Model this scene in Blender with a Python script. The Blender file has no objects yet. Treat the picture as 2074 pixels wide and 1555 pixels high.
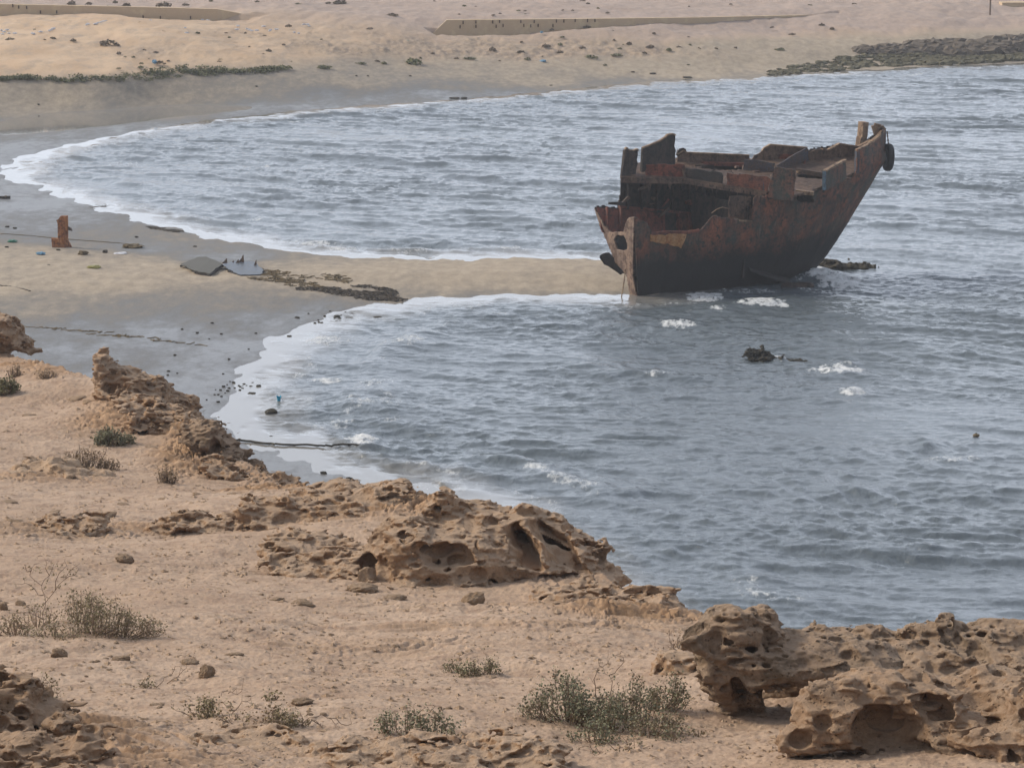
import bpy, math, random
import numpy as np
random.seed(7)
RNG = np.random.default_rng(11)
SC = bpy.context.scene
COL = SC.collection
R = math.radians

# ------------------------------------------------------------------ camera geometry (photo pixels 2074 x 1555)
FPX, CX, CY, CAMH = 5760.0, 1037.0, 777.5, 18.0
PITCH = math.atan((CY + 400.0) / FPX)
SP, CP = math.sin(PITCH), math.cos(PITCH)

def ray(px, py):
    px = np.asarray(px, float); py = np.asarray(py, float)
    a = (px - CX) / FPX; b = (CY - py) / FPX
    return np.stack([a, CP + b * SP, -SP + b * CP], -1)

def at_y(px, py, Y):                      # the point seen at a pixel, Y metres ahead of the viewpoint
    d = ray(px, py); t = np.asarray(Y, float) / d[..., 1]
    p = d * t[..., None]; p[..., 2] += CAMH
    return p

def at_z(px, py, z=0.0):                  # the point seen at a pixel, at height z
    d = ray(px, py); t = (np.asarray(z, float) - CAMH) / d[..., 2]
    p = d * t[..., None]; p[..., 2] += CAMH
    return p

# ------------------------------------------------------------------ noise
_perm = np.random.default_rng(3).permutation(256).astype(np.int32)
_perm = np.concatenate([_perm, _perm, _perm])
_g3 = np.array([[1,1,0],[-1,1,0],[1,-1,0],[-1,-1,0],[1,0,1],[-1,0,1],[1,0,-1],[-1,0,-1],[0,1,1],[0,-1,1],[0,1,-1],[0,-1,-1]], np.float32)
_a16 = np.arange(16) * math.tau / 16
_g2 = np.stack([np.cos(_a16), np.sin(_a16)], -1).astype(np.float32) * 1.3

def n2(x, y, seed=0):
    x = np.asarray(x, np.float64) + seed * 17.31; y = np.asarray(y, np.float64) + seed * 9.77
    xi = np.floor(x).astype(np.int64); yi = np.floor(y).astype(np.int64)
    xf = (x - xi).astype(np.float32); yf = (y - yi).astype(np.float32)
    u = xf*xf*xf*(xf*(xf*6-15)+10); v = yf*yf*yf*(yf*(yf*6-15)+10)
    xa = xi & 255; xb = (xi + 1) & 255; ya = yi & 255; yb = (yi + 1) & 255
    def g(a, b, dx, dy):
        h = _perm[_perm[a] + b] & 15
        q = _g2[h]; return q[..., 0]*dx + q[..., 1]*dy
    a = g(xa, ya, xf, yf); b = g(xb, ya, xf-1, yf); c = g(xa, yb, xf, yf-1); d = g(xb, yb, xf-1, yf-1)
    return (a + u*(b-a)) * (1-v) + (c + u*(d-c)) * v

_g16 = np.concatenate([_g3, _g3[[0, 9, 1, 11]]]); _gx, _gy, _gz = [np.ascontiguousarray(_g16[:, k]) for k in range(3)]
def _n3c(p):
    i = np.floor(p).astype(np.int32); f = p - i; w = f*f*f*(f*(f*6-15)+10)
    i &= 255; x0 = i[:, 0]; y0 = i[:, 1]; z0 = i[:, 2]; x1 = x0+1; y1 = y0+1; z1 = z0+1
    fx, fy, fz = [np.ascontiguousarray(f[:, k]) for k in range(3)]; wx, wy, wz = w[:, 0], w[:, 1], w[:, 2]
    def c(h, dx, dy, dz):
        h = _perm[h] & 15; return _gx[h]*dx + _gy[h]*dy + _gz[h]*dz
    A = _perm[x0]; B = _perm[x1]; AA = _perm[A+y0]; AB = _perm[A+y1]; BA = _perm[B+y0]; BB = _perm[B+y1]
    gx, gy, gz = fx-1, fy-1, fz-1
    def lz(z, dz):
        a = c(AA+z, fx, fy, dz); a += wx*(c(BA+z, gx, fy, dz)-a); b = c(AB+z, fx, gy, dz); b += wx*(c(BB+z, gx, gy, dz)-b); return a + wy*(b-a)
    a = lz(z0, fz); return a + wz*(lz(z1, gz)-a)
from concurrent.futures import ThreadPoolExecutor
_pool = ThreadPoolExecutor(4)
def chunked(fn, p, n=24000):
    if len(p) <= n: return fn(p)
    return np.concatenate(list(_pool.map(fn, [p[k:k+n] for k in range(0, len(p), n)])))
def n3(p, seed=0):
    return chunked(_n3c, p.astype(np.float32) + np.float32(seed*13.7))

def fbm2(x, y, oct=4, seed=0, gain=.5):
    s = 0; a = 1.0; k = 1.0
    for o in range(oct):
        s = s + a * n2(x*k, y*k, seed + o); a *= gain; k *= 2.03
    return s

def fbm3(p, oct=3, seed=0, gain=.5):
    s = 0; a = 1.0; k = 1.0
    for o in range(oct):
        s = s + a * n3(p*k, seed + o); a *= gain; k *= 2.03
    return s

def sstep(a, b, x):
    t = np.clip((np.asarray(x, float) - a) / (b - a), 0, 1); return t*t*(3-2*t)

def hash3(i, k):
    h = (i[:, 0].astype(np.int64)*73856093) ^ (i[:, 1].astype(np.int64)*19349663) ^ (i[:, 2].astype(np.int64)*83492791) ^ (k*2654435761)
    h = (h ^ (h >> 13)) * 1274126177
    return ((h ^ (h >> 16)) & 0xffff).astype(np.float32) / 65535.0

def pits3(p, seed=0, rmin=.15, rmax=.55, fill=.8): return chunked(lambda q: _pits3(q, seed, rmin, rmax, fill), p)
def _pits3(p, seed, rmin, rmax, fill):
    """signed distance (cell units) to a union of random balls, one for most cells: negative inside"""
    i = np.floor(p).astype(np.int32); best = np.full(len(p), 9., np.float32)
    for dx in (-1, 0, 1):
        for dy in (-1, 0, 1):
            for dz in (-1, 0, 1):
                c = i + np.array([dx, dy, dz], np.int32)
                q = np.stack([hash3(c, seed*7+1), hash3(c, seed*7+2), hash3(c, seed*7+3)], -1)
                r = rmin + (rmax-rmin) * hash3(c, seed*7+4)**2
                d = np.sqrt(((c + q - p)**2).sum(-1)) - r
                d = np.where(hash3(c, seed*7+5) < fill, d, 9.)
                best = np.minimum(best, d)
    return best

# ------------------------------------------------------------------ smooth surface through control points
class TPS:
    def __init__(self, xy, v, lam=1e-3):
        self.c = np.asarray(xy, float); self.s = 20.0
        q = self.c / self.s; n = len(q)
        K = self._u(((q[:, None]-q[None])**2).sum(-1)) + lam*np.eye(n)
        Pm = np.concatenate([np.ones((n, 1)), q], 1)
        A = np.zeros((n+3, n+3)); A[:n, :n] = K; A[:n, n:] = Pm; A[n:, :n] = Pm.T
        b = np.zeros(n+3); b[:n] = v
        self.w = np.linalg.solve(A, b)
    @staticmethod
    def _u(r2): return .5 * r2 * np.log(r2 + 1e-12)
    def __call__(self, x, y):
        x = np.asarray(x)/self.s; y = np.asarray(y)/self.s; sh = x.shape; x = x.ravel(); y = y.ravel()
        o = self.w[-3] + self.w[-2]*x + self.w[-1]*y
        for (cx, cy), w in zip(self.c/self.s, self.w):
            o = o + w * self._u((x-cx)**2 + (y-cy)**2)
        return o.reshape(sh)

def idw(xy, v, x, y, p=3.0, eps=.5):
    num = 0; den = 0
    for (cx, cy), w in zip(xy, v):
        k = 1.0 / (((x-cx)**2 + (y-cy)**2 + eps*eps) ** (p/2)); num = num + k*w; den = den + k
    return num/den

def poly_sdf(poly, x, y):
    """distance to a closed polygon's edge, positive inside"""
    sh = x.shape; x = x.ravel().astype(np.float32); y = y.ravel().astype(np.float32)
    d2 = np.full(x.shape, 1e12, np.float32); ins = np.zeros(x.shape, bool)
    n = len(poly)
    for i in range(n):
        ax, ay = poly[i][:2]; bx, by = poly[(i+1) % n][:2]
        ex, ey = bx-ax, by-ay; L = ex*ex + ey*ey + 1e-12
        t = np.clip(((x-ax)*ex + (y-ay)*ey)/L, 0, 1)
        d2 = np.minimum(d2, (x-ax-t*ex)**2 + (y-ay-t*ey)**2)
        if ay != by:
            c = ((ay > y) != (by > y)) & (x < ex*(y-ay)/(by-ay) + ax); ins ^= c
    return (np.sqrt(d2) * np.where(ins, 1, -1)).reshape(sh)

# ------------------------------------------------------------------ objects
def tag(o, label=None, cat=None, group=None, kind=None):
    if label: o['label'] = label
    if cat: o['category'] = cat
    if group: o['group'] = group
    if kind: o['kind'] = kind
    return o

def link(name, me, mats=(), parent=None):
    o = bpy.data.objects.new(name, me); COL.objects.link(o)
    if me is not None:
        for m in (mats if isinstance(mats, (list, tuple)) else [mats]): me.materials.append(m)
    if parent is not None: o.parent = parent
    return o

def mesh_np(name, V, F, smooth=True, attrs=None):
    """V (n,3); F (m,4) or (m,3) ints"""
    V = np.asarray(V, np.float32); F = np.asarray(F, np.int32); k = F.shape[1]
    me = bpy.data.meshes.new(name)
    me.vertices.add(len(V)); me.vertices.foreach_set('co', V.ravel())
    me.loops.add(F.size); me.loops.foreach_set('vertex_index', F.ravel())
    me.polygons.add(len(F)); me.polygons.foreach_set('loop_start', np.arange(0, F.size, k, dtype=np.int32))
    me.polygons.foreach_set('use_smooth', np.full(len(F), smooth))
    if attrs:
        for a, val in attrs.items():
            at = me.attributes.new(a, 'FLOAT', 'POINT'); at.data.foreach_set('value', np.asarray(val, np.float32).ravel())
    me.update(calc_edges=True); me.validate()
    return me

def grid_faces(nr, nc):
    i = np.arange(nr-1)[:, None]*nc + np.arange(nc-1)[None]
    return np.stack([i, i+1, i+nc+1, i+nc], -1).reshape(-1, 4)

def empty(name, loc=(0, 0, 0)):
    o = bpy.data.objects.new(name, None); COL.objects.link(o); o.location = loc; o.empty_display_size = .2
    return o

class MB:
    """collects simple solids, then links them as one mesh"""
    def __init__(self): self.v = []; self.f = []
    def add(self, V, F):
        n = len(self.v); self.v += [tuple(map(float, p)) for p in V]; self.f += [tuple(i+n for i in q) for q in F]
    def prism(self, pts, thick):
        """flat outline pts (3-D, in order) given a thickness vector"""
        pts = [np.asarray(p, float) for p in pts]; t = np.asarray(thick, float); n = len(pts)
        V = [p - t/2 for p in pts] + [p + t/2 for p in pts]
        F = [tuple(range(n))[::-1], tuple(range(n, 2*n))] + [(i, (i+1) % n, n+(i+1) % n, n+i) for i in range(n)]
        self.add(V, F)
    def bar(self, a, b, w, h=None, up=(0, 0, 1), taper=1.0):
        a = np.asarray(a, float); b = np.asarray(b, float); h = h or w
        d = b-a; d = d/np.linalg.norm(d); u = np.asarray(up, float)
        if abs(d @ u) > .95: u = np.array([1., 0, 0])
        s = np.cross(d, u); s /= np.linalg.norm(s); u = np.cross(s, d)
        V = []
        for p, k in ((a, 1), (b, taper)):
            for (i, j) in ((-1, -1), (1, -1), (1, 1), (-1, 1)): V.append(p + s*i*w/2*k + u*j*h/2*k)
        self.add(V, [(3, 2, 1, 0), (4, 5, 6, 7)] + [(i, (i+1) % 4, 4+(i+1) % 4, 4+i) for i in range(4)])
    def tube(self, pts, rad, n=6):
        pts = [np.asarray(p, float) for p in pts]; V = []; F = []
        m = len(pts); rad = rad if isinstance(rad, (list, tuple, np.ndarray)) else [rad]*m
        pu = None
        for i, p in enumerate(pts):
            d = pts[min(i+1, m-1)] - pts[max(i-1, 0)]; d = d/(np.linalg.norm(d)+1e-9)
            u = np.array([0, 0, 1.]) if pu is None else pu
            if abs(d @ u) > .97: u = np.array([1., 0, 0])
            s = np.cross(d, u); s /= np.linalg.norm(s)+1e-9; u = np.cross(s, d); pu = u
            for k in range(n):
                a = math.tau*k/n; V.append(p + rad[i]*(s*math.cos(a)+u*math.sin(a)))
        for i in range(m-1):
            for k in range(n): F.append((i*n+k, i*n+(k+1) % n, (i+1)*n+(k+1) % n, (i+1)*n+k))
        F.append(tuple(range(n))[::-1]); F.append(tuple(range((m-1)*n, m*n)))
        self.add(V, F)
    def build(self, name, mats, parent=None, smooth=False, mods=None):
        me = bpy.data.meshes.new(name); me.from_pydata(self.v, [], self.f); me.update()
        if smooth: me.polygons.foreach_set('use_smooth', [True]*len(me.polygons))
        return link(name, me, mats, parent)

# ------------------------------------------------------------------ node materials
class NT:
    def __init__(self, name):
        self.m = bpy.data.materials.new(name); self.m.use_nodes = True
        self.t = self.m.node_tree; self.b = self.t.nodes['Principled BSDF']
        self.co = self.t.nodes.new('ShaderNodeTexCoord').outputs['Object']
    def n(self, typ, **k):
        q = self.t.nodes.new(typ)
        for a, v in k.items(): setattr(q, a, v)
        return q
    def L(self, a, b): self.t.links.new(a, b)
    def _in(self, sock, v):
        if isinstance(v, bpy.types.NodeSocket): self.L(v, sock)
        else: sock.default_value = v
    def mapping(self, scale=(1, 1, 1), rot=(0, 0, 0), co=None):
        q = self.n('ShaderNodeMapping'); self.L(co or self.co, q.inputs['Vector'])
        q.inputs['Scale'].default_value = scale; q.inputs['Rotation'].default_value = rot
        return q.outputs[0]
    def noise(self, scale, detail=4, rough=.55, co=None, dist=0.0):
        q = self.n('ShaderNodeTexNoise'); self.L(co or self.co, q.inputs['Vector'])
        q.inputs['Scale'].default_value = scale; q.inputs['Detail'].default_value = detail
        q.inputs['Roughness'].default_value = rough; q.inputs['Distortion'].default_value = dist
        return q.outputs['Fac']
    def voro(self, scale, co=None, feature='F1', rand=1.0):
        q = self.n('ShaderNodeTexVoronoi', feature=feature); self.L(co or self.co, q.inputs['Vector'])
        q.inputs['Scale'].default_value = scale; q.inputs['Randomness'].default_value = rand
        return q.outputs['Distance']
    def ramp(self, fac, stops, interp='LINEAR'):
        q = self.n('ShaderNodeValToRGB'); q.color_ramp.interpolation = interp
        e = q.color_ramp.elements
        while len(e) < len(stops): e.new(.5)
        for el, (p, c) in zip(e, stops):
            el.position = p; el.color = (*c, 1) if isinstance(c, (tuple, list)) else (c, c, c, 1)
        self.L(fac, q.inputs['Fac']); return q.outputs['Color']
    def mix(self, fac, a, b, mode='MIX'):
        q = self.n('ShaderNodeMix', data_type='RGBA', blend_type=mode)
        self._in(q.inputs[0], fac)
        for s, v in ((q.inputs[6], a), (q.inputs[7], b)):
            self._in(s, (*v, 1) if isinstance(v, tuple) else v)
        return q.outputs[2]
    def math(self, op, a, b=0.0, clamp=False):
        q = self.n('ShaderNodeMath', operation=op, use_clamp=clamp)
        self._in(q.inputs[0], a); self._in(q.inputs[1], b); return q.outputs[0]
    def rng(self, v, a, b, c=0.0, d=1.0, smooth=False):
        q = self.n('ShaderNodeMapRange'); q.clamp = True
        if smooth: q.interpolation_type = 'SMOOTHSTEP'
        self._in(q.inputs[0], v)
        for i, x in enumerate((a, b, c, d)): self._in(q.inputs[i+1], x)
        return q.outputs[0]
    def attr(self, name):
        q = self.n('ShaderNodeAttribute', attribute_name=name); return q.outputs['Fac']
    def bump(self, h, strength=.5, dist=.02, prev=None):
        q = self.n('ShaderNodeBump'); self._in(q.inputs['Strength'], strength); q.inputs['Distance'].default_value = dist
        self.L(h, q.inputs['Height'])
        if prev is not None: self.L(prev, q.inputs['Normal'])
        return q.outputs[0]
    def out(self, color=None, rough=None, normal=None, spec=None, ior=None, metal=None):
        b = self.b
        if color is not None: self._in(b.inputs['Base Color'], (*color, 1) if isinstance(color, tuple) else color)
        if rough is not None: self._in(b.inputs['Roughness'], rough)
        if normal is not None: self.L(normal, b.inputs['Normal'])
        if spec is not None: self._in(b.inputs['Specular IOR Level'], spec)
        if ior is not None: b.inputs['IOR'].default_value = ior
        if metal is not None: self._in(b.inputs['Metallic'], metal)
        return self.m

# ------------------------------------------------------------------ camera, sky, sun
cam = bpy.data.cameras.new('camera'); co = bpy.data.objects.new('camera', cam); COL.objects.link(co)
co.location = (0, 0, CAMH); co.rotation_euler = (math.pi/2 - PITCH, 0, 0)
cam.sensor_width = 36; cam.sensor_fit = 'HORIZONTAL'; cam.lens = 36*FPX/2074.0; cam.clip_start = .5; cam.clip_end = 6000
SC.camera = co

SUN_EL, SUN_AZ = 36.0, -72.0            # azimuth from +Y towards +X, degrees
w = bpy.data.worlds.new('World'); SC.world = w; w.use_nodes = True
nt = w.node_tree; bg = nt.nodes['Background']
sky = nt.nodes.new('ShaderNodeTexSky'); sky.sky_type = 'NISHITA'; sky.sun_disc = False
sky.sun_elevation = R(SUN_EL); sky.sun_rotation = R(SUN_AZ); sky.air_density = 1.3; sky.dust_density = 4.0; sky.ozone_density = 1.0
hs = nt.nodes.new('ShaderNodeHueSaturation'); hs.inputs['Saturation'].default_value = .42
nt.links.new(sky.outputs[0], hs.inputs['Color']); 
mx = nt.nodes.new('ShaderNodeMix'); mx.data_type = 'RGBA'; mx.inputs[0].default_value = .7      # thin overcast over the clear sky
tcw = nt.nodes.new('ShaderNodeTexCoord'); sxw = nt.nodes.new('ShaderNodeSeparateXYZ'); rmw = nt.nodes.new('ShaderNodeValToRGB')
nt.links.new(tcw.outputs['Generated'], sxw.inputs[0]); nt.links.new(sxw.outputs[2], rmw.inputs[0])
for _p, _c in ((.0, (9.8, 10.8, 12.6, 1)), (.38, (7.6, 8.5, 10.3, 1)), (.85, (2.9, 3.3, 4.1, 1))):      # cloud deck, brightest low over the sea
    _e = rmw.color_ramp.elements[0] if _p == 0 else (rmw.color_ramp.elements[1] if _p > .8 else rmw.color_ramp.elements.new(_p))
    _e.position = _p; _e.color = _c
mry = nt.nodes.new('ShaderNodeMapRange'); mry.inputs[1].default_value = -1; mry.inputs[2].default_value = 1; mry.inputs[3].default_value = .30; mry.inputs[4].default_value = 1.15
nt.links.new(sxw.outputs[1], mry.inputs[0])
mlw = nt.nodes.new('ShaderNodeMix'); mlw.data_type = 'RGBA'; mlw.blend_type = 'MULTIPLY'; mlw.inputs[0].default_value = 1.0
nt.links.new(rmw.outputs[0], mlw.inputs[6]); nt.links.new(mry.outputs[0], mlw.inputs[7])
nt.links.new(mlw.outputs[2], mx.inputs[7])

nt.links.new(hs.outputs[0], mx.inputs[6]); nt.links.new(mx.outputs[2], bg.inputs['Color'])
bg.inputs['Strength'].default_value = .13
sun = bpy.data.lights.new('sun', 'SUN'); so = bpy.data.objects.new('sun', sun); COL.objects.link(so)
sun.energy = 2.1; sun.angle = R(12); sun.color = (1.0, .88, .70)
_d = np.array([math.sin(R(SUN_AZ))*math.cos(R(SUN_EL)), math.cos(R(SUN_AZ))*math.cos(R(SUN_EL)), math.sin(R(SUN_EL))])
from mathutils import Vector
so.rotation_euler = Vector(_d).to_track_quat('Z', 'Y').to_euler(); so.location = (-60, -40, 60)
SC.view_settings.view_transform = 'Standard'; SC.view_settings.look = 'None'; SC.view_settings.gamma = 1.0
SC.view_settings.exposure = 0.45
# ------------------------------------------------------------------ shore: the water's edge as a line on z = 0
_shore_px = [(2900,70),(2400,102),(2074,128),(1850,136),(1600,151),(1300,167),(1000,196),(700,217),(430,242),(250,270),(110,300),(40,322),(8,345),
             (30,368),(100,392),(200,424),(300,452),(420,480),(540,503),(700,521),(900,525),(1080,524),(1235,526),(1330,540),(1400,558),(1370,582),
             (1300,598),(1180,597),(1000,597),(840,604),(720,622),(640,642),(575,668),(530,705),(492,745),(466,775),(456,810),(470,855),(520,895),
             (640,955),(800,985),(900,1016),(1000,1090),(1300,1330),(1700,1520),(2300,1620),(3000,1660)]
_sp = at_z([p[0] for p in _shore_px], [p[1] for p in _shore_px], 0.0)
WATER_POLY = [tuple(p[:2]) for p in _sp] + [(200., 60.), (260., 230.)]

def shore_dist(x, y):                     # positive inland
    s = -poly_sdf(WATER_POLY, x, y)
    near = np.exp(-(s/5.0)**2)
    s = s + near*(0.75*n2(x*.55, y*.30, 5) + .50*n2(x*1.3, y*.55, 6) + .16*n2(x*4, y*1.6, 7))
    return s

def beach_z(s):
    return np.where(s < 0, np.maximum(.05*s, -2.0), 1.25*(1-np.exp(-np.maximum(s, 0)*.045/1.25)))

# lie of the land behind the beach: (px, py, distance)
_back = [(0,163,172),(0,110,179),(0,60,189),(0,8,204),(250,160,174),(250,105,182),(250,38,194.6),(250,5,205),(500,147,179),(500,100,185),(500,45,196),(500,6,204.7),
         (750,135,185.7),(750,92,191.6),(750,50,197),(750,8,209.6),(1000,123,191),(1000,90,196),(1000,12,210),(1250,117,194.5),(1250,72,200),(1250,12,213),(1250,32,206.5),
         (1000,74,198.6),(900,77,197.5),(1150,60,200.5),(1300,50,203),(1000,34,204),(0,33,196.8),(250,37,196.8),(450,45,196.6),
         (1550,110,198.6),(1550,62,206),(1550,30,212),(1550,10,217),(1850,100,202.6),(1850,60,208),(1850,26,214),(1850,8,220),(2074,88,206.5),(2074,55,211.7),(2074,30,216),(2074,8,222.7),
         (2350,75,212),(2350,50,215.5),(2350,20,223),(-300,160,172),(-300,105,181),(-300,38,194)] + [(px,-60,243) for px in (-300,0,500,1000,1500,2074,2400)]
_bp = np.array([at_y(*q) for q in _back])
_far = [(x, y, 4.0 + (y-240)*.03) for y in (300, 420, 700) for x in (-260, -90, 0, 90, 260)]
_bp = np.concatenate([_bp, np.array(_far, float)])
_bs = shore_dist(_bp[:, 0], _bp[:, 1])
_res = _bp[:, 2] - beach_z(_bs)
_sh0 = np.array([p[:2] for p in at_z([p[0] for p in _shore_px[:23]], [p[1] for p in _shore_px[:23]], 0)])
_in0 = np.array([p[:2] for p in at_z([0, 100, 300, 0, 300, 100, 600, 0, 300, 560, 100, 700, 1200], [470, 210, 200, 560, 560, 700, 560, 800, 800, 950, 1000, 200, 560], 0.3)])
back_tps = TPS(np.concatenate([_bp[:, :2], _sh0, _in0]), np.concatenate([_res, np.zeros(len(_sh0)+len(_in0))]), 2e-3)

def ground_z(x, y, s=None):
    s = shore_dist(x, y) if s is None else s
    r = np.clip(back_tps(x, y), -.6, 4.5) * sstep(0, 6, s)
    z = beach_z(s) + np.where(y > 700, 14.0, r)
    px = CX + FPX*x/np.maximum(y*CP - (z-CAMH)*SP, 1)
    for xs, rows, wy in (((-400, 0, 150, 250, 400, 500, 560), (33, 33, 34, 36, 42, 46, 30), (197.5, 197.5, 197.7, 198, 198.3, 198.5, 199)),
                         ((860, 885, 1000, 1150, 1300, 1450, 1600, 1700), (60, 76, 72, 61, 51, 44, 36, 28), (199.4, 199.6, 200.6, 202, 204.3, 207, 211, 214))):
        row = np.interp(px, xs, rows); W = np.interp(px, xs, wy); cap = CAMH - y*np.tan(PITCH - np.arctan((CY-row)/FPX))
        m = sstep(-6, -2.5, y-W)*(1-sstep(.1, .25, y-W))*((px > xs[0]) & (px < xs[-1]))
        z = np.where((m > 0) & (z > cap), z*(1-m) + cap*m, z)
    return z

# dryness of the sand (moisture), by place
_dryp = [(100,285,0),(250,245,.1),(100,235,.3),(300,205,.5),(60,195,.75),(300,185,.6),(300,168,.9),(500,200,.1),(500,178,.45),(900,150,.7),(500,160,1),(700,203,.05),(700,185,.2),(700,165,.6),(900,175,.1),(900,165,.4),(1050,175,.1),(1100,150,.75),(1250,152,.35),(1250,132,1),(1400,152,.15),(1400,134,.9),(1550,140,.5),(1550,122,.95),(900,130,1),(1100,126,1),(1400,115,1),(1700,95,1),
         (1650,140,.4),(1700,115,.8),(2074,115,.6),(0,380,0),(0,430,.1),(100,470,.25),(0,500,.8),(120,510,.9),(250,505,.7),(300,485,.15),(450,500,.1),(400,530,1),(560,520,.75),(700,540,1),(950,535,.95),(1200,545,.9),
         (1200,575,.35),(1000,588,.15),(700,598,.1),(820,575,.55),(300,592,.3),(80,600,.5),(200,560,.95),(0,570,.9),(480,585,.4),(300,650,.08),(60,690,.1),(500,620,.12),(400,760,0),(560,960,0),(450,680,.02),
         (0,130,1),(600,110,1),(1200,100,1),(1800,70,1),(300,60,1),(1000,30,1),(1000,-200,1),(0,-300,1),(2000,-300,1),(200,900,0)]
_dp = at_z([p[0] for p in _dryp], [p[1] for p in _dryp], .6)[:, :2]
_dv = np.array([p[2] for p in _dryp], float)

def fan_cols(core, n, wide, m):
    a = np.linspace(-core, core, n)
    t = np.linspace(0, 1, m+1)[1:]**1.5*(wide-core)
    return np.concatenate([(-core - t)[::-1], a, core + t])

def make_ground():
    a = fan_cols(R(11.6), 760, R(40), 30)
    r = np.concatenate([np.linspace(48, 70, 30)[:-1], np.linspace(70, 235, 760)[:-1], 235*np.exp(np.linspace(0, 1, 60)*math.log(2600/235))])
    A, Rr = np.meshgrid(a, r)
    x = Rr*np.sin(A); y = Rr*np.cos(A)
    s = shore_dist(x, y); z = ground_z(x, y, s)
    dry = np.clip(idw(_dp, _dv, x, y, 3.5, 1.0) + .12*fbm2(x*.5, y*.25, 3, 40), 0, 1)
    dune = sstep(1.3, 2.0, z - .15*n2(x*.3, y*.2, 8))
    far = sstep(192, 204, y + 3*n2(x*.05, y*.05, 9) - .0*x)
    rough = sstep(.75, 1.0, dry)
    # hummocks, drifts and small lumps on the dry land
    z = z + rough*(.10*fbm2(x*.35, y*.22, 3, 12) + .035*fbm2(x*1.6, y*1.0, 3, 13)) * sstep(2, 8, s)
    z = z + dune*(.28*fbm2(x*.11, y*.09, 3, 14) + .10*np.abs(n2(x*.6, y*.35, 15)) - .05)
    z = z + .006*fbm2(x*2, y*1.2, 2, 16)*sstep(.3, 2, s)
    # wheel tracks / drift lines pressed in the near beach
    dn_ = np.maximum(y*CP - (z-CAMH)*SP, 1); qx = CX + FPX*x/dn_; qy = CY - FPX*(y*SP + (z-CAMH)*CP)/dn_
    rub = np.exp(-((qx-880)/330)**2 - ((qy-96)/24)**2) + .8*np.exp(-((qx-1180)/260)**2 - ((qy-108)/13)**2) + .5*np.exp(-((qx-560)/200)**2 - ((qy-62)/16)**2) + .45*np.exp(-((qx-300)/120)**2 - ((qy-105)/16)**2)
    rub = np.clip(rub*(1 + 1.1*fbm2(x*.35, y*.25, 3, 17)), 0, 1); z = z + rub*(.16*np.maximum(fbm2(x*1.3, y*.8, 3, 18), 0) + .05*n2(x*3, y*2, 19))
    V = np.stack([x, y, z], -1).reshape(-1, 3)
    me = mesh_np('ground', V, grid_faces(len(r), len(a)), True, dict(dry=dry, dune=dune, plain=far*dune, shore=s, rubble=rub))
    N = NT('beach_sand')
    st = N.mapping((1, .55, 1))
    d0 = N.attr('dry'); big = N.noise(.35, 5, .6, st); mid = N.noise(2.2, 5, .65, st); fine = N.noise(16, 4, .7, st)
    dd = N.math('ADD', d0, N.math('MULTIPLY', N.math('SUBTRACT', mid, .5), .55)); dd = N.math('ADD', dd, N.math('MULTIPLY', N.math('SUBTRACT', big, .5), .35), True)
    wet = N.mix(fine, (.118, .116, .114), (.148, .144, .139))
    dryc = N.mix(N.rng(mid, .35, .68), (.30, .245, .185), (.395, .325, .245))
    c = N.mix(N.rng(dd, .12, .95, smooth=True), wet, dryc)
    dn = N.mix(N.rng(big, .38, .62), (.50, .350, .225), (.56, .41, .275))
    dn = N.mix(N.rng(N.noise(.9, 6, .7, st), .50, .66), dn, (.40, .305, .225))
    c = N.mix(N.attr('dune'), c, dn)
    pl = N.mix(N.rng(mid, .4, .62), (.40, .305, .25), (.335, .262, .222))
    c = N.mix(N.attr('plain'), c, pl)
    c = N.mix(N.attr('rubble'), c, N.mix(N.rng(N.noise(1.9, 6, .8, st), .44, .60), (.40, .30, .215), (.235, .185, .145)))
    grit = N.ramp(N.noise(7, 6, .8, st), [(.0, 1.0), (.60, 1.0), (.70, .62), (.8, .5)])
    c = N.mix(N.rng(d0, .55, .95, 0, .55), c, grit, 'MULTIPLY')
    c = N.mix(1.0, c, N.ramp(fine, [(.25, .86), (.7, 1.1)]), 'MULTIPLY')
    rg = N.rng(dd, .0, .5, .36, .95)
    b = N.bump(N.noise(3.5, 6, .7, st), .35, .06); b = N.bump(N.noise(22, 4, .6, st), .25, .015, b)
    m = N.out(c, rg, b, .35)
    return tag(link('ground', me, m), kind='structure')
ground = make_ground()

# ------------------------------------------------------------------ water
# whitecaps and broken crests: (px, py, half width px, half height px, lift in m, strength)
_caps = [(1545,618,56,10,.16,.9),(1430,601,44,10,.10,.9),(1372,657,44,10,.10,.75),(1700,748,60,12,.20,.85),(1725,795,32,9,.15,.8),(1925,930,70,8,.12,.5),
         (1664,558,36,15,.34,1.0),(1700,574,54,13,.16,.95),(1520,590,60,6,.05,.5),(1640,590,30,8,.08,.4),(733,890,38,16,.22,.95),(665,770,42,8,.12,.8),(690,855,34,10,.08,.5),(600,757,34,7,.05,.5),
         (660,692,50,9,.10,.7),(900,985,70,16,.14,.35),(540,336,14,4,.04,.6),(640,494,34,6,.10,.7),(690,505,44,6,.08,.6),(1035,506,30,6,.08,.6),(1335,762,30,6,.08,.5),
         (1577,724,18,7,.12,.75),(640,1010,60,9,.02,.5),(1225,607,30,7,.06,.4),(1860,1120,60,9,.12,.25),(300,470,20,4,.05,.5),(250,330,40,7,.05,.35)]

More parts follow.
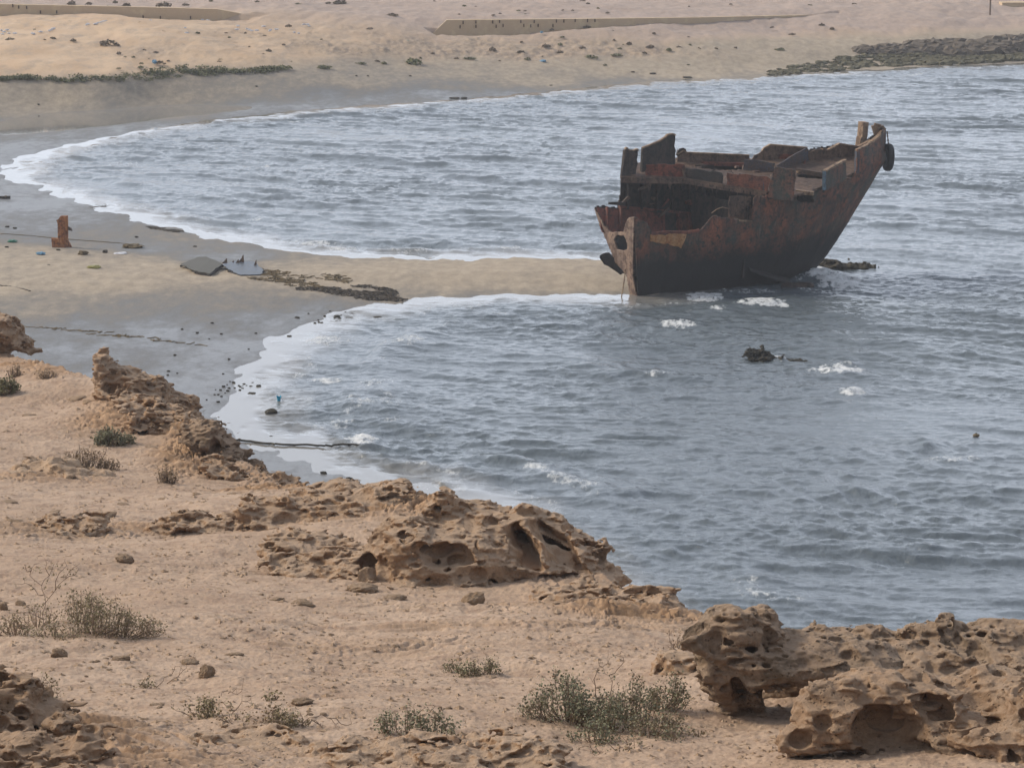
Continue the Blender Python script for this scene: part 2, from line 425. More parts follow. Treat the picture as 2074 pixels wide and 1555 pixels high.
def make_water():
    a = fan_cols(R(11.2), 1000, R(34), 30)
    r = np.concatenate([np.linspace(48, 60, 30)[:-1], np.linspace(60, 110, 620)[:-1], np.linspace(110, 205, 560)[:-1], np.linspace(205, 330, 60)])
    A, Rr = np.meshgrid(a, r); x = Rr*np.sin(A); y = Rr*np.cos(A)
    s = -shore_dist(x, y)                                  # positive in the water
    sj = s + .9*n2(x*.7, y*.3, 37) + .6*n2(x*1.9, y*.8, 38); amp = sstep(.25, 2.4, sj)*sstep(.2, .8, s); far = sstep(175, 205, Rr)
    shallow = 1 - sstep(.4, 3.2, s)
    # wind waves running in towards the beach
    wx = 1.6*n2(x*.09, y*.09, 20); wy = 1.6*n2(x*.09, y*.09, 21)
    grp = .55 + .75*(.5 + n2(x*.06, y*.10, 22) + .5*n2(x*.16, y*.25, 23))
    rng = np.random.default_rng(5); h = np.zeros_like(x)
    for lam, am, num, spread in ((7.5, .046, 5, 18), (3.4, .034, 9, 24), (1.8, .026, 12, 30), (1.0, .017, 14, 40), (.5, .010, 14, 50)):
        for q in range(num):
            L = lam*rng.uniform(.75, 1.3); th = R(-112 + rng.normal(0, 1)*spread*.6); kx, ky = math.cos(th)/L, math.sin(th)/L
            ph = math.tau*(kx*(x+wx) + ky*(y+wy)) + rng.uniform(0, 6.28)
            h += am*2.2/math.sqrt(num)*((np.exp(1.3*(np.sin(ph)-1))-.42)*1.35)
    vary = .45 + .9*(.5 + .8*n2(x*.045, y*.11, 32))
    chop = (.025*(1-np.abs(n2(x*.6, y*2.8, 24))*2)**2 + .017*(1-np.abs(n2(x*2.0, y*5.4, 25))*2)**2)*np.clip(vary, .25, 1.4)
    h = (h*grp*.9 + chop*(.5+grp*.5))*amp
    # low breakers that follow the beach
    br = np.exp(-((s - 4.6 - 1.3*n2(x*.22, y*.16, 26))/.75)**2)*sstep(-.05, .35, n2(x*.12, y*.10, 27)+.12)
    h += .13*br*sstep(2.5, 4.0, s)
    foam = .62*br*sstep(-.05, .4, n2(x*.9, y*.6, 28)+.05)*(s < 5.2)
    line = np.exp(-((s - 2.1 - .9*n2(x*.5, y*.3, 29))/.35)**2)
    foam = np.maximum(foam, .40*line*sstep(0, .35, n2(x*.35, y*.3, 30)+.1)); h += .02*line*(s > .8)
    for (px, py, rx, lift) in ((860,872,60,.12),(955,950,80,.20),(1240,1002,90,.24),(1350,1118,90,.22),(1880,905,110,.26),(1760,1140,110,.16),(1480,1010,70,.12),(1900,640,70,.16),(1850,700,90,.18),(1960,715,90,.18),(1560,770,80,.14),(1700,1000,90,.14),(1150,655,70,.10),(1200,830,70,.16),(1640,1250,70,.10),(700,1000,60,.10),(1500,1130,80,.12),(1930,1010,80,.12),(780,672,110,.07)):
        c = at_z(px, py, 0.0); k = FPX/np.hypot(c[0], c[1]); a_ = rx/k
        yy = (y-c[1]) - .25*(x-c[0])*np.sign(px-1000) + .25*n2(x*.8, y*.3, 34); xx = (x-c[0])/a_
        h += lift*.6*np.exp(-(xx*.75)**2*1.6)*np.where(yy < 0, np.exp(-(yy/.5)**2), np.exp(-(yy/1.1)**2))*np.clip(.55+.9*n2(x*1.3, y*.6, 36), 0, 1.3)*amp*(1+.35*n2(x*2.2, y*2.2, 35))
    for (px, py, rx, ry, lift, st) in _caps:
        c = at_z(px, py, 0.0); k = FPX/np.hypot(c[0], c[1]); wx_ = rx/k; wy_ = ry/k/math.sin(math.atan2(CAMH, c[1]))
        q = ((x-c[0])/wx_)**2 + ((y-c[1])/wy_)**2
        m = np.exp(-q*1.1); sel = m > .01
        rag = np.zeros_like(x); rag[sel] = .5 + .9*fbm2(x[sel]*2.4, y[sel]*1.8, 4, 31, .6)
        foam = np.maximum(foam, st*sstep(.15, .75, m*(.55+rag)))
        rg_ = np.zeros_like(x); rg_[sel] = .6 + .6*fbm2(x[sel]*1.1, y[sel]*.9, 2, 33); h += lift*m**1.3*rg_
    z = h*(1-far*.5)
    z = np.where(s < 1.0, np.minimum(z, .015), z)
    V = np.stack([x, y, z], -1).reshape(-1, 3)
    me = mesh_np('sea_water', V, grid_faces(len(r), len(a)), True, dict(foam=foam, amp=amp, shallow=shallow))
    N = NT('sea_water')
    am = N.attr('amp'); sh = N.attr('shallow'); fo = N.attr('foam')
    st = N.mapping((1, .45, 1), (0, 0, R(8)))
    base = N.mix(N.noise(.06, 3, .5), (.088, .108, .130), (.112, .136, .152))
    base = N.mix(sh, base, (.21, .20, .185))
    tex = N.noise(5.5, 7, .75, st)
    ff = N.math('ADD', fo, N.math('MULTIPLY', N.math('SUBTRACT', tex, .56), N.rng(fo, .03, .30, 0, 2.6)), True)
    ff = N.rng(ff, .15, .85, 0, .95, True)
    col = N.mix(ff, base, N.mix(tex, (.52, .54, .56), (.80, .81, .82)))
    rip = N.noise(2.6, 7, .68, st, .4); rip2 = N.noise(9, 5, .65, st, .2)
    b = N.bump(rip, N.math('MULTIPLY', am, .55), .10); b = N.bump(rip2, N.math('MULTIPLY', am, .6), .026, b)
    b = N.bump(tex, N.math('MULTIPLY', ff, .6), .08, b)
    rg = N.math('ADD', N.rng(ff, 0, 1, .06, .7), N.math('MULTIPLY', am, .06))
    N.out(col, rg, b, .5, 1.333)
    return tag(link('sea_water', me, N.m), kind='structure')
water = make_water()
# ------------------------------------------------------------------ the cliff-top slope in front
_edge_px = [(-420,660,66),(-200,690,62),(0,722,57),(60,730,55),(120,744,53),(190,768,50.5),(300,805,48),(400,868,45),(470,918,43),(530,970,41),(620,992,38.5),(700,990,37),(830,1004,35),
            (960,1034,33),(1100,1085,31),(1200,1145,29.3),(1280,1200,28),(1380,1240,26.8),(1450,1264,26),(1600,1292,25),(1750,1302,24.5),(1900,1304,24),(2074,1304,23.5),(2400,1310,23),(3000,1310,22)]
_ep = np.array([at_y(*p) for p in _edge_px])
LAND_POLY = [tuple(p[:2]) for p in _ep] + [(60., 20.), (60., -30.), (-90., -30.), (-90., 66.)]
_fg = [(-300,1555,16.3),(0,1555,16.3),(500,1555,16.5),(1037,1555,16.8),(1500,1555,17.0),(2074,1555,16.6),(2500,1555,16.6),
       (0,1450,18.6),(500,1450,18.8),(1037,1450,19),(1500,1450,19.3),(2074,1430,19),(0,1350,21.5),(600,1350,22),(1200,1340,22.3),(1450,1330,22.4),(1900,1370,20.8),
       (0,1250,25),(500,1250,25.3),(1000,1250,25.6),(1250,1245,26),(0,1150,29),(400,1150,29.3),(800,1150,29.6),(0,1050,34),(400,1050,34.5),(650,1065,33.2),
       (0,1000,37.5),(300,1000,38),(500,1005,37.8),(0,900,43.5),(200,900,44),(380,905,43.6),(0,800,50),(170,800,49.6)]
_fp = np.array([at_y(*p) for p in _fg])
_ctl = np.concatenate([_ep, _fp, np.array([(-3, 9, 13.7), (3, 9, 13.7), (0, 4, 14.6), (-8, 4, 14.6), (8, 4, 14.6)], float)])
fore_tps = TPS(_ctl[:, :2], _ctl[:, 2], 2e-4)

def fore_base(x, y):
    e = -poly_sdf(LAND_POLY, x, y)                     # positive out over the edge
    z = fore_tps(np.clip(x, -30, 25), np.clip(y, 3, 66))
    e = e + .22*n2(x*.9, y*.5, 50)
    return z - np.where(e > 0, np.minimum(1.7*e + .6*np.minimum(e, .5), 14), 0), e

def terrace(q, w):
    f = np.floor(q); t = np.clip((q-f)/w, 0, 1); return f + t*t*(3-2*t)

_rock_px = [(250,1075,33.5,230,30,.45),(120,1080,33,160,34,.5),(430,1070,34,200,26,.4),(700,1050,34,260,40,.9),(1050,1225,26.5,320,26,.40),(450,880,43,120,70,1.0),(300,830,46,160,50,.9),
            (60,740,54,120,14,.8),(500,990,39,120,20,.8),(100,960,40,120,20,.5),(850,1525,17.2,330,34,.75),(100,1500,17.2,190,80,.9),(350,1535,16.7,200,40,.8),(500,1500,17.6,160,20,.6),
            (1250,1240,26,160,18,.55),(800,1300,23.5,350,40,.28),(950,1260,25,400,22,.35)]

def make_fore():
    a = fan_cols(R(11.0), 1020, R(45), 30)
    r = np.concatenate([np.linspace(2.5, 14.5, 40)[:-1], 14.5*np.exp(np.linspace(0, 1, 1150)*math.log(60/14.5)), np.linspace(60.4, 90, 40)])
    A, Rr = np.meshgrid(a, r); x = Rr*np.sin(A); y = Rr*np.cos(A)
    z, e = fore_base(x, y)
    rock = np.zeros_like(x)
    for (px, py, Y, rx, ry, st) in _rock_px:
        c = at_y(px, py, Y); k = FPX/Y; wx = rx/k; wy = ry/k/.26
        rock = np.maximum(rock, st*np.exp(-(((x-c[0])/wx)**2 + ((y-c[1])/wy)**2)*.9))
    rock = np.clip(rock + .42*sstep(-1.6, -.2, e)*(Rr < 60), 0, 1)
    rock = np.clip(rock*(1 + .9*n2(x*.8, y*.5, 51)), 0, 1)
    act = 1 - sstep(.3, 2.0, e)
    z = z + act*(.07*fbm2(x*.45, y*.35, 3, 52) + .022*fbm2(x*1.7, y*1.2, 3, 53))
    # thin bedded ledges in the rock
    q = fbm2(x*.42 + .3*n2(x*1.3, y*1.3, 60), y*.75, 4, 54)*5.0 + (y*.10)
    led = terrace(q, .22) - q
    z = z + act*rock*led*.15
    q2 = fbm2(x*1.3, y*2.2, 4, 55)*4.0
    z = z + act*(rock*.45+.22)*(terrace(q2, .25) - q2)*.034
    z = z + act*rock*.014*fbm2(x*4.5, y*3.5, 4, 56, .6)
    # solution pits in the rock
    P = np.stack([x*3.2, y*2.4, np.zeros_like(x)], -1).reshape(-1, 3).astype(np.float32)
    sel = np.where(((rock > .25) & (act > .1)).ravel())[0]
    pit = np.full(x.size, 0., np.float32); pit[sel] = np.maximum(-pits3(P[sel], 3, .1, .5, .5), 0)
    z = z - act*rock*pit.reshape(x.shape)*.22
    # lumpy crusted sand with grit
    lum = fbm2(x*4, y*2.6, 4, 57, .6)
    calm = sstep(-.25, .25, n2(x*.55, y*.4, 62) + .4*n2(x*1.6, y*1.1, 63)); z = z + act*(.011*lum*(.25+.95*calm) + .006*fbm2(x*17, y*12, 3, 58, .6))*(1-.4*rock)
    peb = np.maximum(n2(x*11, y*8, 59) - .38, 0)
    z = z + act*.045*peb*sstep(-.2, .3, n2(x*.9, y*.7, 61))
    V = np.stack([x, y, z], -1).reshape(-1, 3)
    me = mesh_np('cliff_top_ground', V, grid_faces(len(r), len(a)), True, dict(rock=rock, calm=calm))
    N = NT('sandy_slope')
    rk = N.attr('rock')
    big = N.noise(.5, 4, .6); mid = N.noise(3.2, 6, .65); fine = N.noise(40, 5, .7); cr = N.noise(11, 6, .75)
    sand = N.mix(N.rng(big, .35, .65), (.375, .262, .183), (.435, .315, .228))
    sand = N.mix(N.rng(mid, .46, .68), sand, (.295, .198, .137))
    spots = N.ramp(cr, [(0, 1.0), (.54, 1.0), (.62, .66), (.74, .42)])
    sand = N.mix(N.rng(N.attr('calm'), 0, 1, .2, .9), sand, spots, 'MULTIPLY')
    roc = N.mix(N.rng(mid, .36, .62), (.33, .200, .115), (.43, .285, .180))
    roc = N.mix(N.rng(N.noise(1.3, 5, .7), .5, .7), roc, (.22, .140, .085))
    roc = N.mix(.6, roc, N.ramp(cr, [(.3, 1.05), (.55, .95), (.7, .58)]), 'MULTIPLY')
    c = N.mix(N.rng(rk, .2, .75), sand, roc)
    c = N.mix(1.0, c, N.ramp(fine, [(.25, .78), (.72, 1.16)]), 'MULTIPLY')
    b = N.bump(cr, N.rng(rk, 0, 1, .28, .6), .026); b = N.bump(fine, .6, .008, b)
    return tag(link('cliff_top_ground', me, N.out(c, .95, b, .2)), kind='structure')
fore = make_fore()

def fore_z(x, y):                                    # approximate height of the slope at single points
    x = np.atleast_1d(np.asarray(x, float)); y = np.atleast_1d(np.asarray(y, float))
    z, e = fore_base(x, y)
    return z + .07*fbm2(x*.45, y*.35, 3, 52) + .022*fbm2(x*1.7, y*1.2, 3, 53)

class Lookup:                                         # quick heights for placing things
    def __init__(self, fn, x0, x1, y0, y1, st):
        self.x0, self.y0, self.st = x0, y0, st; gx = np.arange(x0, x1, st); gy = np.arange(y0, y1, st)
        X, Y = np.meshgrid(gx, gy, indexing='ij'); self.z = fn(X.ravel(), Y.ravel()).reshape(X.shape)
    def __call__(self, x, y):
        a = np.clip((x-self.x0)/self.st, 0, self.z.shape[0]-1.001); b = np.clip((y-self.y0)/self.st, 0, self.z.shape[1]-1.001)
        i = a.astype(int); j = b.astype(int); a = a-i; b = b-j; z = self.z
        return (z[i, j]*(1-a)+z[i+1, j]*a)*(1-b) + (z[i, j+1]*(1-a)+z[i+1, j+1]*a)*b
_ls = Lookup(fore_z, -14, 14, 12, 64, .1); _lb = Lookup(ground_z, -60, 60, 64, 330, .4)
def _march(px, py, look, Ys):
    px = np.atleast_1d(np.asarray(px, float)); py = np.atleast_1d(np.asarray(py, float)); out = np.zeros((len(px), 3))
    for q in range(len(px)):
        p = at_y(np.full(len(Ys), px[q]), np.full(len(Ys), py[q]), Ys); f = p[:, 2] - look(p[:, 0], p[:, 1]); k = np.where(f < 0)[0]
        i = k[0] if len(k) else len(Ys)-1
        t = f[i-1]/(f[i-1]-f[i]) if 0 < i and f[i] < 0 else 0; out[q] = p[i-1]*(1-t)+p[i]*t if i else p[0]
    return out
_Y1 = np.linspace(12, 62, 700); _Y2 = np.linspace(66, 328, 1300)
def on_slope(px, py): return _march(px, py, _ls, _Y1)[0]       # the slope point seen at a pixel
def on_beach(px, py): return _march(px, py, _lb, _Y2)[0]
def beach_pts(px, py): return _march(px, py, _lb, _Y2)
QS = 1.0
# ------------------------------------------------------------------ weathered limestone, modelled as solids with hollows
def surface_nets(F, org, h):
    s = F < 0; nx, ny, nz = F.shape
    c = np.zeros((nx-1, ny-1, nz-1), np.int8)
    for a in (0, 1):
        for b in (0, 1):
            for d in (0, 1): c += s[a:nx-1+a, b:ny-1+b, d:nz-1+d]
    act = (c > 0) & (c < 8)
    I = np.stack(np.nonzero(act), -1); idx = np.full(act.shape, -1, np.int32); idx[act] = np.arange(len(I))
    acc = np.zeros((len(I), 3), np.float32); cnt = np.zeros(len(I), np.float32)
    for ax in range(3):
        o1, o2 = [q for q in range(3) if q != ax]
        for u in (0, 1):
            for v in (0, 1):
                p = I.copy(); p[:, o1] += u; p[:, o2] += v; q = p.copy(); q[:, ax] += 1
                f0 = F[p[:, 0], p[:, 1], p[:, 2]]; f1 = F[q[:, 0], q[:, 1], q[:, 2]]
                m = (f0 < 0) != (f1 < 0); t = f0/(f0-f1+1e-12)
                pos = (p-I).astype(np.float32); pos[:, ax] += t
                acc[m] += pos[m]; cnt[m] += 1
    V = (I + acc/np.maximum(cnt, 1)[:, None])*h + org
    Q = []
    for ax in range(3):
        o1, o2 = (ax+1) % 3, (ax+2) % 3
        sl0 = [slice(None)]*3; sl1 = [slice(None)]*3
        sl0[ax] = slice(0, -1); sl1[ax] = slice(1, None)
        e = s[tuple(sl0)] != s[tuple(sl1)]
        P = np.stack(np.nonzero(e), -1)
        ok = (P[:, o1] > 0) & (P[:, o2] > 0) & (P[:, o1] < F.shape[o1]-1) & (P[:, o2] < F.shape[o2]-1)
        P = P[ok]
        def cell(d1, d2):
            q = P.copy(); q[:, o1] -= d1; q[:, o2] -= d2; return idx[q[:, 0], q[:, 1], q[:, 2]]
        f = np.stack([cell(1, 1), cell(0, 1), cell(0, 0), cell(1, 0)], -1)
        inside0 = s[P[:, 0], P[:, 1], P[:, 2]]
        f[~inside0] = f[~inside0][:, ::-1]
        Q.append(f)
    return V, np.concatenate(Q)

def smin(a, b, k):
    h = np.maximum(k-np.abs(a-b), 0)/k; return np.minimum(a, b) - h*h*k*.25
def smax(a, b, k): return -smin(-a, -b, k)

def ell_d(P, e, Y0): return chunked(lambda q: _ell_d(q, e, Y0), P, 60000)
def _ell_d(P, e, Y0):
    px, py, dy, rx, ry, rz = e[:6]; rot = R(e[6]) if len(e) > 6 else 0.0
    Y = Y0 + dy; c = at_y(px, py, Y).astype(np.float32); k = Y/FPX
    q = P - c
    if rot: q = np.stack([q[:, 0]*math.cos(rot)+q[:, 2]*math.sin(rot), q[:, 1], -q[:, 0]*math.sin(rot)+q[:, 2]*math.cos(rot)], -1)
    r = np.array([rx*k, ry, rz*k], np.float32)
    a = np.sqrt(((q/r)**2).sum(-1)); b = np.sqrt(((q/r**2)**2).sum(-1))
    return a*(a-1)/(b+1e-9)

def ell_box(es, Y0, pad):
    lo = np.full(3, 1e9); hi = -lo
    for e in es:
        c = at_y(e[0], e[1], Y0+e[2]); k = (Y0+e[2])/FPX; m = max(e[3], e[5])*k if len(e) > 6 else None
        r = np.array([m or e[3]*k, e[4], m or e[5]*k]); lo = np.minimum(lo, c-r); hi = np.maximum(hi, c+r)
    return lo-pad, hi+pad

def rock_mat(name, a, b, dark, pale, crust, dust=0.0):
    N = NT(name); mid = N.noise(3.4, 6, .65); big = N.noise(1.1, 4, .6); fine = N.noise(38, 5, .7); cr = N.noise(12, 6, .75)
    c = N.mix(N.rng(mid, .35, .65), a, b)
    c = N.mix(N.rng(big, .50, .68), c, pale)
    c = N.mix(N.rng(N.noise(2.1, 6, .72), .52, .70, 0, crust), c, dark)
    lay = N.noise(3.0, 3, .6, N.mapping((.6, .6, 7)))
    c = N.mix(N.rng(lay, .45, .62, 0, .35), c, N.mix(.5, c, dark))
    c = N.mix(.75, c, N.ramp(cr, [(.3, 1.08), (.55, .95), (.68, .60), (.8, .45)]), 'MULTIPLY')
    c = N.mix(1.0, c, N.ramp(fine, [(.25, .78), (.72, 1.18)]), 'MULTIPLY')
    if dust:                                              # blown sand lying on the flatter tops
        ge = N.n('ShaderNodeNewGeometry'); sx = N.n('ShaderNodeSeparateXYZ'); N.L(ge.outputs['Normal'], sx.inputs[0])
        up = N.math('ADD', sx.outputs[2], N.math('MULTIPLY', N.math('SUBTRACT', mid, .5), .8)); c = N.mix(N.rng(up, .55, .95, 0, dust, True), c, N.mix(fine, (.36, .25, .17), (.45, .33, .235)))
    vp = N.rng(N.voro(30, N.mapping((1, 1, 1.3))), .0, .34, 0, 1, True); vq = N.rng(N.noise(5, 4, .6), .42, .55)
    b_ = N.bump(cr, .7, .030); b_ = N.bump(fine, .75, .010, b_); b_ = N.bump(vp, N.math('MULTIPLY', vq, .9), .022, b_)
    return N.out(c, .95, b_, .2)
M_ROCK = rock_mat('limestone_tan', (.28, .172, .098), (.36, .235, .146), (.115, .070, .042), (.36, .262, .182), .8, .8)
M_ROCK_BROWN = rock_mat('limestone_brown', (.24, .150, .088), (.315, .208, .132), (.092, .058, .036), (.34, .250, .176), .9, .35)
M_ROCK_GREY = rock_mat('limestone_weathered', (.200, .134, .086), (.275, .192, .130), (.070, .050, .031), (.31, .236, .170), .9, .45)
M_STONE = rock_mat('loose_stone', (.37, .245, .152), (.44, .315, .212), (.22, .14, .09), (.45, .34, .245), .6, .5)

def rock(name, label, Y0, solid, hollow, h=.011, k=.10, warp=.05, rough=.035, pit=(7.0, .9, .35), mat=None, seed=0, cat='rock', group=None, caves=True):
    lo, hi = ell_box(solid, Y0, .10)
    h = h*QS
    n = np.ceil((hi-lo)/h).astype(int)+1
    gx, gy, gz = [lo[i] + h*np.arange(n[i]) for i in range(3)]
    G = np.stack(np.meshgrid(gx, gy, gz, indexing='ij'), -1).reshape(-1, 3).astype(np.float32)
    C = G[::1]
    D = np.full(len(G), 9., np.float32)
    for e in solid:
        D = smin(D, ell_d(C, e, Y0), k)
    bw = .07 + warp*.8 + rough*1.3; band = np.where(np.abs(D) < bw)[0]; B = G[band]
    W = B + warp*np.stack([fbm3(B*2.6, 2, seed+1), fbm3(B*2.6, 2, seed+2), fbm3(B*2.6, 2, seed+3)], -1)
    d = np.full(len(B), 9., np.float32)
    for e in solid: d = smin(d, ell_d(W, e, Y0), k)
    sq = B*np.array([1, 1, 2.2], np.float32)
    d = d + rough*1.1*fbm3(sq*2.8, 3, seed+4, .55) + rough*.8*(np.abs(n3(sq*6.5, seed+7))*2 - .35) + rough*.34*fbm3(sq*17, 2, seed+10, .7)
    lay = W[:, 2]*(2.2/rough**.5*.2*5) + 1.4*n3(B*1.3, seed+11); lay = lay - np.floor(lay)            # bedding: hard and soft layers
    d = d + rough*.55*(np.abs(lay-.5)*2 - .5)*np.clip(n3(B*.9, seed+12)+.6, 0, 1)
    for e in hollow:
        d = smax(d, -(ell_d(W, e, Y0) + .02*n3(B*9, seed+8)), .035)
    if pit:
        sc, fill, depth = pit
        nr = np.where((np.abs(d) < .085) & (n3(B*1.4, seed+6) > -.22))[0]
        pd = pits3(B[nr]*sc*np.array([1, 1, 1.25], np.float32), seed+5, .12, .52, fill)/sc
        d[nr] = smax(d[nr], -(pd), .02)
        nr = np.where((np.abs(d) < .13) & (n3(B*1.1+7, seed+13) > (.02 if caves else 9)))[0]
        pd = pits3(B[nr]*sc*.42*np.array([1, 1, 1.5], np.float32), seed+14, .25, .62, .85)/(sc*.42)
        d[nr] = smax(d[nr], -(pd + .012*n3(B[nr]*14, seed+15)), .015)
        nr = np.where(np.abs(d) < .03)[0]
        pd2 = pits3(B[nr]*sc*2.7, seed+9, .1, .5, .5*fill)/(sc*2.7)
        d[nr] = smax(d[nr], -pd2 - .006, .008)
    D[band] = d
    # hollows deeper than the band
    inner = np.where(D <= -bw)[0]
    if len(hollow) and len(inner):
        q = G[inner]; di = D[inner]
        for e in hollow: di = smax(di, -ell_d(q, e, Y0), .035)
        D[inner] = di
    V, Fc = surface_nets(D.reshape(n), lo.astype(np.float32), h)
    o0 = np.array([(lo[0]+hi[0])/2, (lo[1]+hi[1])/2, lo[2]])
    me = mesh_np(name, V-o0, Fc)
    o = link(name, me, mat or M_ROCK); o.location = o0
    return tag(o, label, cat, group, 'thing')

rock('overhanging_rock', 'mushroom-shaped limestone rock with a deep dark overhang, behind the green saltbush', 19.4,
     [(1490,1282,.05,88,.30,44),(1470,1256,.05,52,.24,26),(1548,1272,.22,30,.16,38),(1418,1290,-.06,46,.20,32),(1442,1335,0,42,.22,42),(1464,1385,.04,36,.20,44),(1478,1428,.05,26,.16,30),
      (1590,1338,.15,118,.44,46),(1670,1345,.25,90,.55,52),(1740,1345,.2,90,.55,50),(1530,1350,-.05,70,.3,38),(1530,1405,.10,30,.18,60),(1610,1430,.80,130,.24,70),(1690,1420,.6,60,.4,60),(1500,1448,.1,60,.25,16)],
     [(1445,1296,-.26,20,.14,30,40),(1600,1335,-.30,26,.15,13),(1640,1330,-.28,20,.14,14),(1575,1308,-.36,12,.1,9),(1508,1262,-.3,14,.1,9),(1612,1414,-.02,74,.62,50),(1500,1405,-.25,16,.2,34,20),(1555,1300,-.12,10,.12,14)],
     h=.0095, mat=M_ROCK_GREY, seed=100)
rock('hollowed_rock', 'brown rock with a wide shallow cave in its front face, below the mushroom-shaped rock', 17.45,
     [(1700,1445,.10,85,.36,68),(1790,1450,.18,95,.36,72),(1642,1480,.02,40,.22,52),(1612,1500,-.06,22,.12,26),(1590,1508,-.1,24,.1,12),(1880,1480,.1,60,.32,55),(1740,1410,.25,110,.38,36),(1920,1512,-.06,60,.26,44)],
     [(1795,1484,-.22,84,.38,52,-10),(1680,1536,-.22,60,.2,10),(1668,1408,-.30,26,.14,20,25),(1850,1535,-.3,60,.3,14)],
     h=.009, mat=M_ROCK_BROWN, seed=120, pit=(6.0, .55, .3), caves=False)
rock('pitted_ridge_rock', 'long pitted grey-tan ridge at the right edge with a small eyelet arch on top', 21.2,
     [(1660,1312,0,70,.4,26),(1730,1318,.1,90,.4,30),(1800,1322,.1,90,.5,36),(1850,1302,.3,40,.3,22),(1930,1296,.2,60,.35,26),(2030,1292,.2,70,.4,34),(2100,1310,.2,60,.4,44),
      (1960,1345,-.1,150,.5,50),(1830,1362,-.3,120,.5,44),(1735,1360,-.1,80,.4,36),(2070,1370,-.2,90,.5,60),(1920,1264,.2,26,.08,18),(1900,1280,.2,12,.08,20),(1945,1282,.2,14,.1,16),(1752,1290,.1,10,.08,12),(1850,1282,.2,14,.08,16)],
     [(1919,1270,.2,11,.4,9),(1830,1345,-.55,40,.3,15,15),(1790,1335,-.35,26,.2,10),(1985,1320,-.28,20,.2,24),(1895,1350,-.6,16,.2,10),(1950,1310,-.2,16,.2,10),(2040,1390,-.65,60,.3,22,-20),(1700,1322,-.38,16,.15,8)],
     h=.010, mat=M_ROCK_GREY, seed=140, pit=(8.0, .95, .35), rough=.045)
rock('jagged_rock', 'jagged brown rock with dark undercuts in the bottom right corner', 17.25,
     [(1930,1440,.75,100,.5,50),(2040,1430,.7,100,.5,70),(1965,1495,.15,95,.4,42,-18),(1900,1420,.9,80,.5,44),(2050,1520,-.1,90,.3,50),(2000,1530,-.1,60,.25,36),(1870,1415,.45,90,.4,40),(2085,1460,.1,50,.4,80)],
     [(1895,1425,0.02,28,.22,12,-15),(1955,1450,-.15,36,.2,18,-20),(1985,1440,-.1,14,.16,26,-25),(2060,1425,-.1,40,.25,20,-25),(1930,1540,-.15,60,.35,22,-20),(2050,1535,-.4,10,.15,10),(2010,1515,-.4,12,.15,8)],
     h=.009, mat=M_ROCK_BROWN, seed=160, pit=(7.0, .7, .35))
rock('tafoni_ridge', 'large honeycombed limestone ridge with slanting hollows, overlooking the water', 29.0,
     [(850,1112,0,105,.7,66),(955,1135,0,105,.7,70),(1060,1125,.2,100,.7,58),(1148,1135,.3,85,.6,46),(1205,1168,.2,52,.45,42),(1250,1166,.2,26,.13,11,-22),(1225,1120,.3,12,.14,14),(895,1022,.6,30,.3,26),(1000,1066,.5,120,.6,28,-20),
      (930,1192,-.25,110,.45,22),(1045,1178,-.12,62,.4,40),(1190,1192,-.1,55,.4,26),(790,1150,.1,60,.5,44),(745,1160,.3,110,.9,34,-12),(650,1132,.7,130,1.0,20,-10),(840,1172,-.25,140,.8,34),(1130,1085,.5,110,.5,26,-28),(1100,1195,.1,110,.5,22)],
     [(905,1133,-.72,66,.46,26,-4),(1062,1120,-.36,62,.62,24,-40),(1118,1096,-.10,56,.55,17,-36),(1156,1142,-.34,62,.45,15,-40),(1170,1192,-.42,40,.4,20,-8),(1166,1088,.02,30,.3,11,-35),(840,1068,-.55,12,.2,10),(783,1068,-.4,12,.2,12),
      (905,1050,-.05,22,.3,14),(955,1060,-.1,26,.3,14),(1112,1185,-.35,20,.3,22),(915,1206,-.7,22,.3,8),(1010,1195,-.55,9,.3,30,20),(1228,1140,.05,14,.4,10),(890,1030,.3,10,.2,8)],
     h=.013, k=.14, warp=.08, rough=.05, pit=(5.0, .8, .35), seed=180)
rock('ledge_rock', 'orange-tan undercut ledge left of the honeycombed ridge', 33.5,
     [(545,1048,0,58,.6,30),(640,1040,.25,95,.7,26),(740,1055,.2,100,.8,38),(795,1002,.6,52,.5,18),(700,1012,.7,120,.8,18),(510,1030,.1,22,.4,18),(800,1075,.1,50,.5,40)],
     [(590,1052,-.55,50,.42,22,-5),(690,1068,-.62,46,.36,16),(770,1062,-.6,12,.2,12),(810,1018,.1,40,.4,6),(820,1045,-.2,26,.3,6),(745,1020,.0,20,.2,7)],
     h=.016, k=.16, warp=.08, rough=.06, pit=(5.0, .6, .35), seed=200)
rock('pinnacle_rock', 'sharp-pointed pinnacle rock on the slope edge above the grey beach', 48.5,
     [(212,752,0,25,.36,36),(209,722,0,13,.16,24),(252,768,.1,42,.5,26),(302,800,.1,48,.5,32),(352,830,.1,46,.5,30),(388,852,.1,22,.32,22),(250,800,-.2,60,.5,26)],
     [(366,826,-.36,28,.45,18,-35),(245,750,-.42,12,.2,6),(300,795,-.5,30,.25,9,-30),(226,790,-.5,16,.25,14)],
     h=.022, k=.2, warp=.12, rough=.08, pit=(4.0, .7, .35), seed=220)
rock('edge_rock', 'dark-shadowed crumbling rock at the cliff edge below the pinnacle', 42.8,
     [(428,888,0,46,.5,26),(472,925,.05,46,.5,30),(508,958,.1,30,.36,22),(400,872,.1,34,.4,14)],
     [(432,912,-.5,18,.4,26,-35),(475,905,-.4,30,.3,8,-40),(505,950,-.3,16,.3,12)],
     h=.02, k=.2, warp=.12, rough=.09, pit=(4.5, .8, .35), mat=M_ROCK_GREY, seed=240)
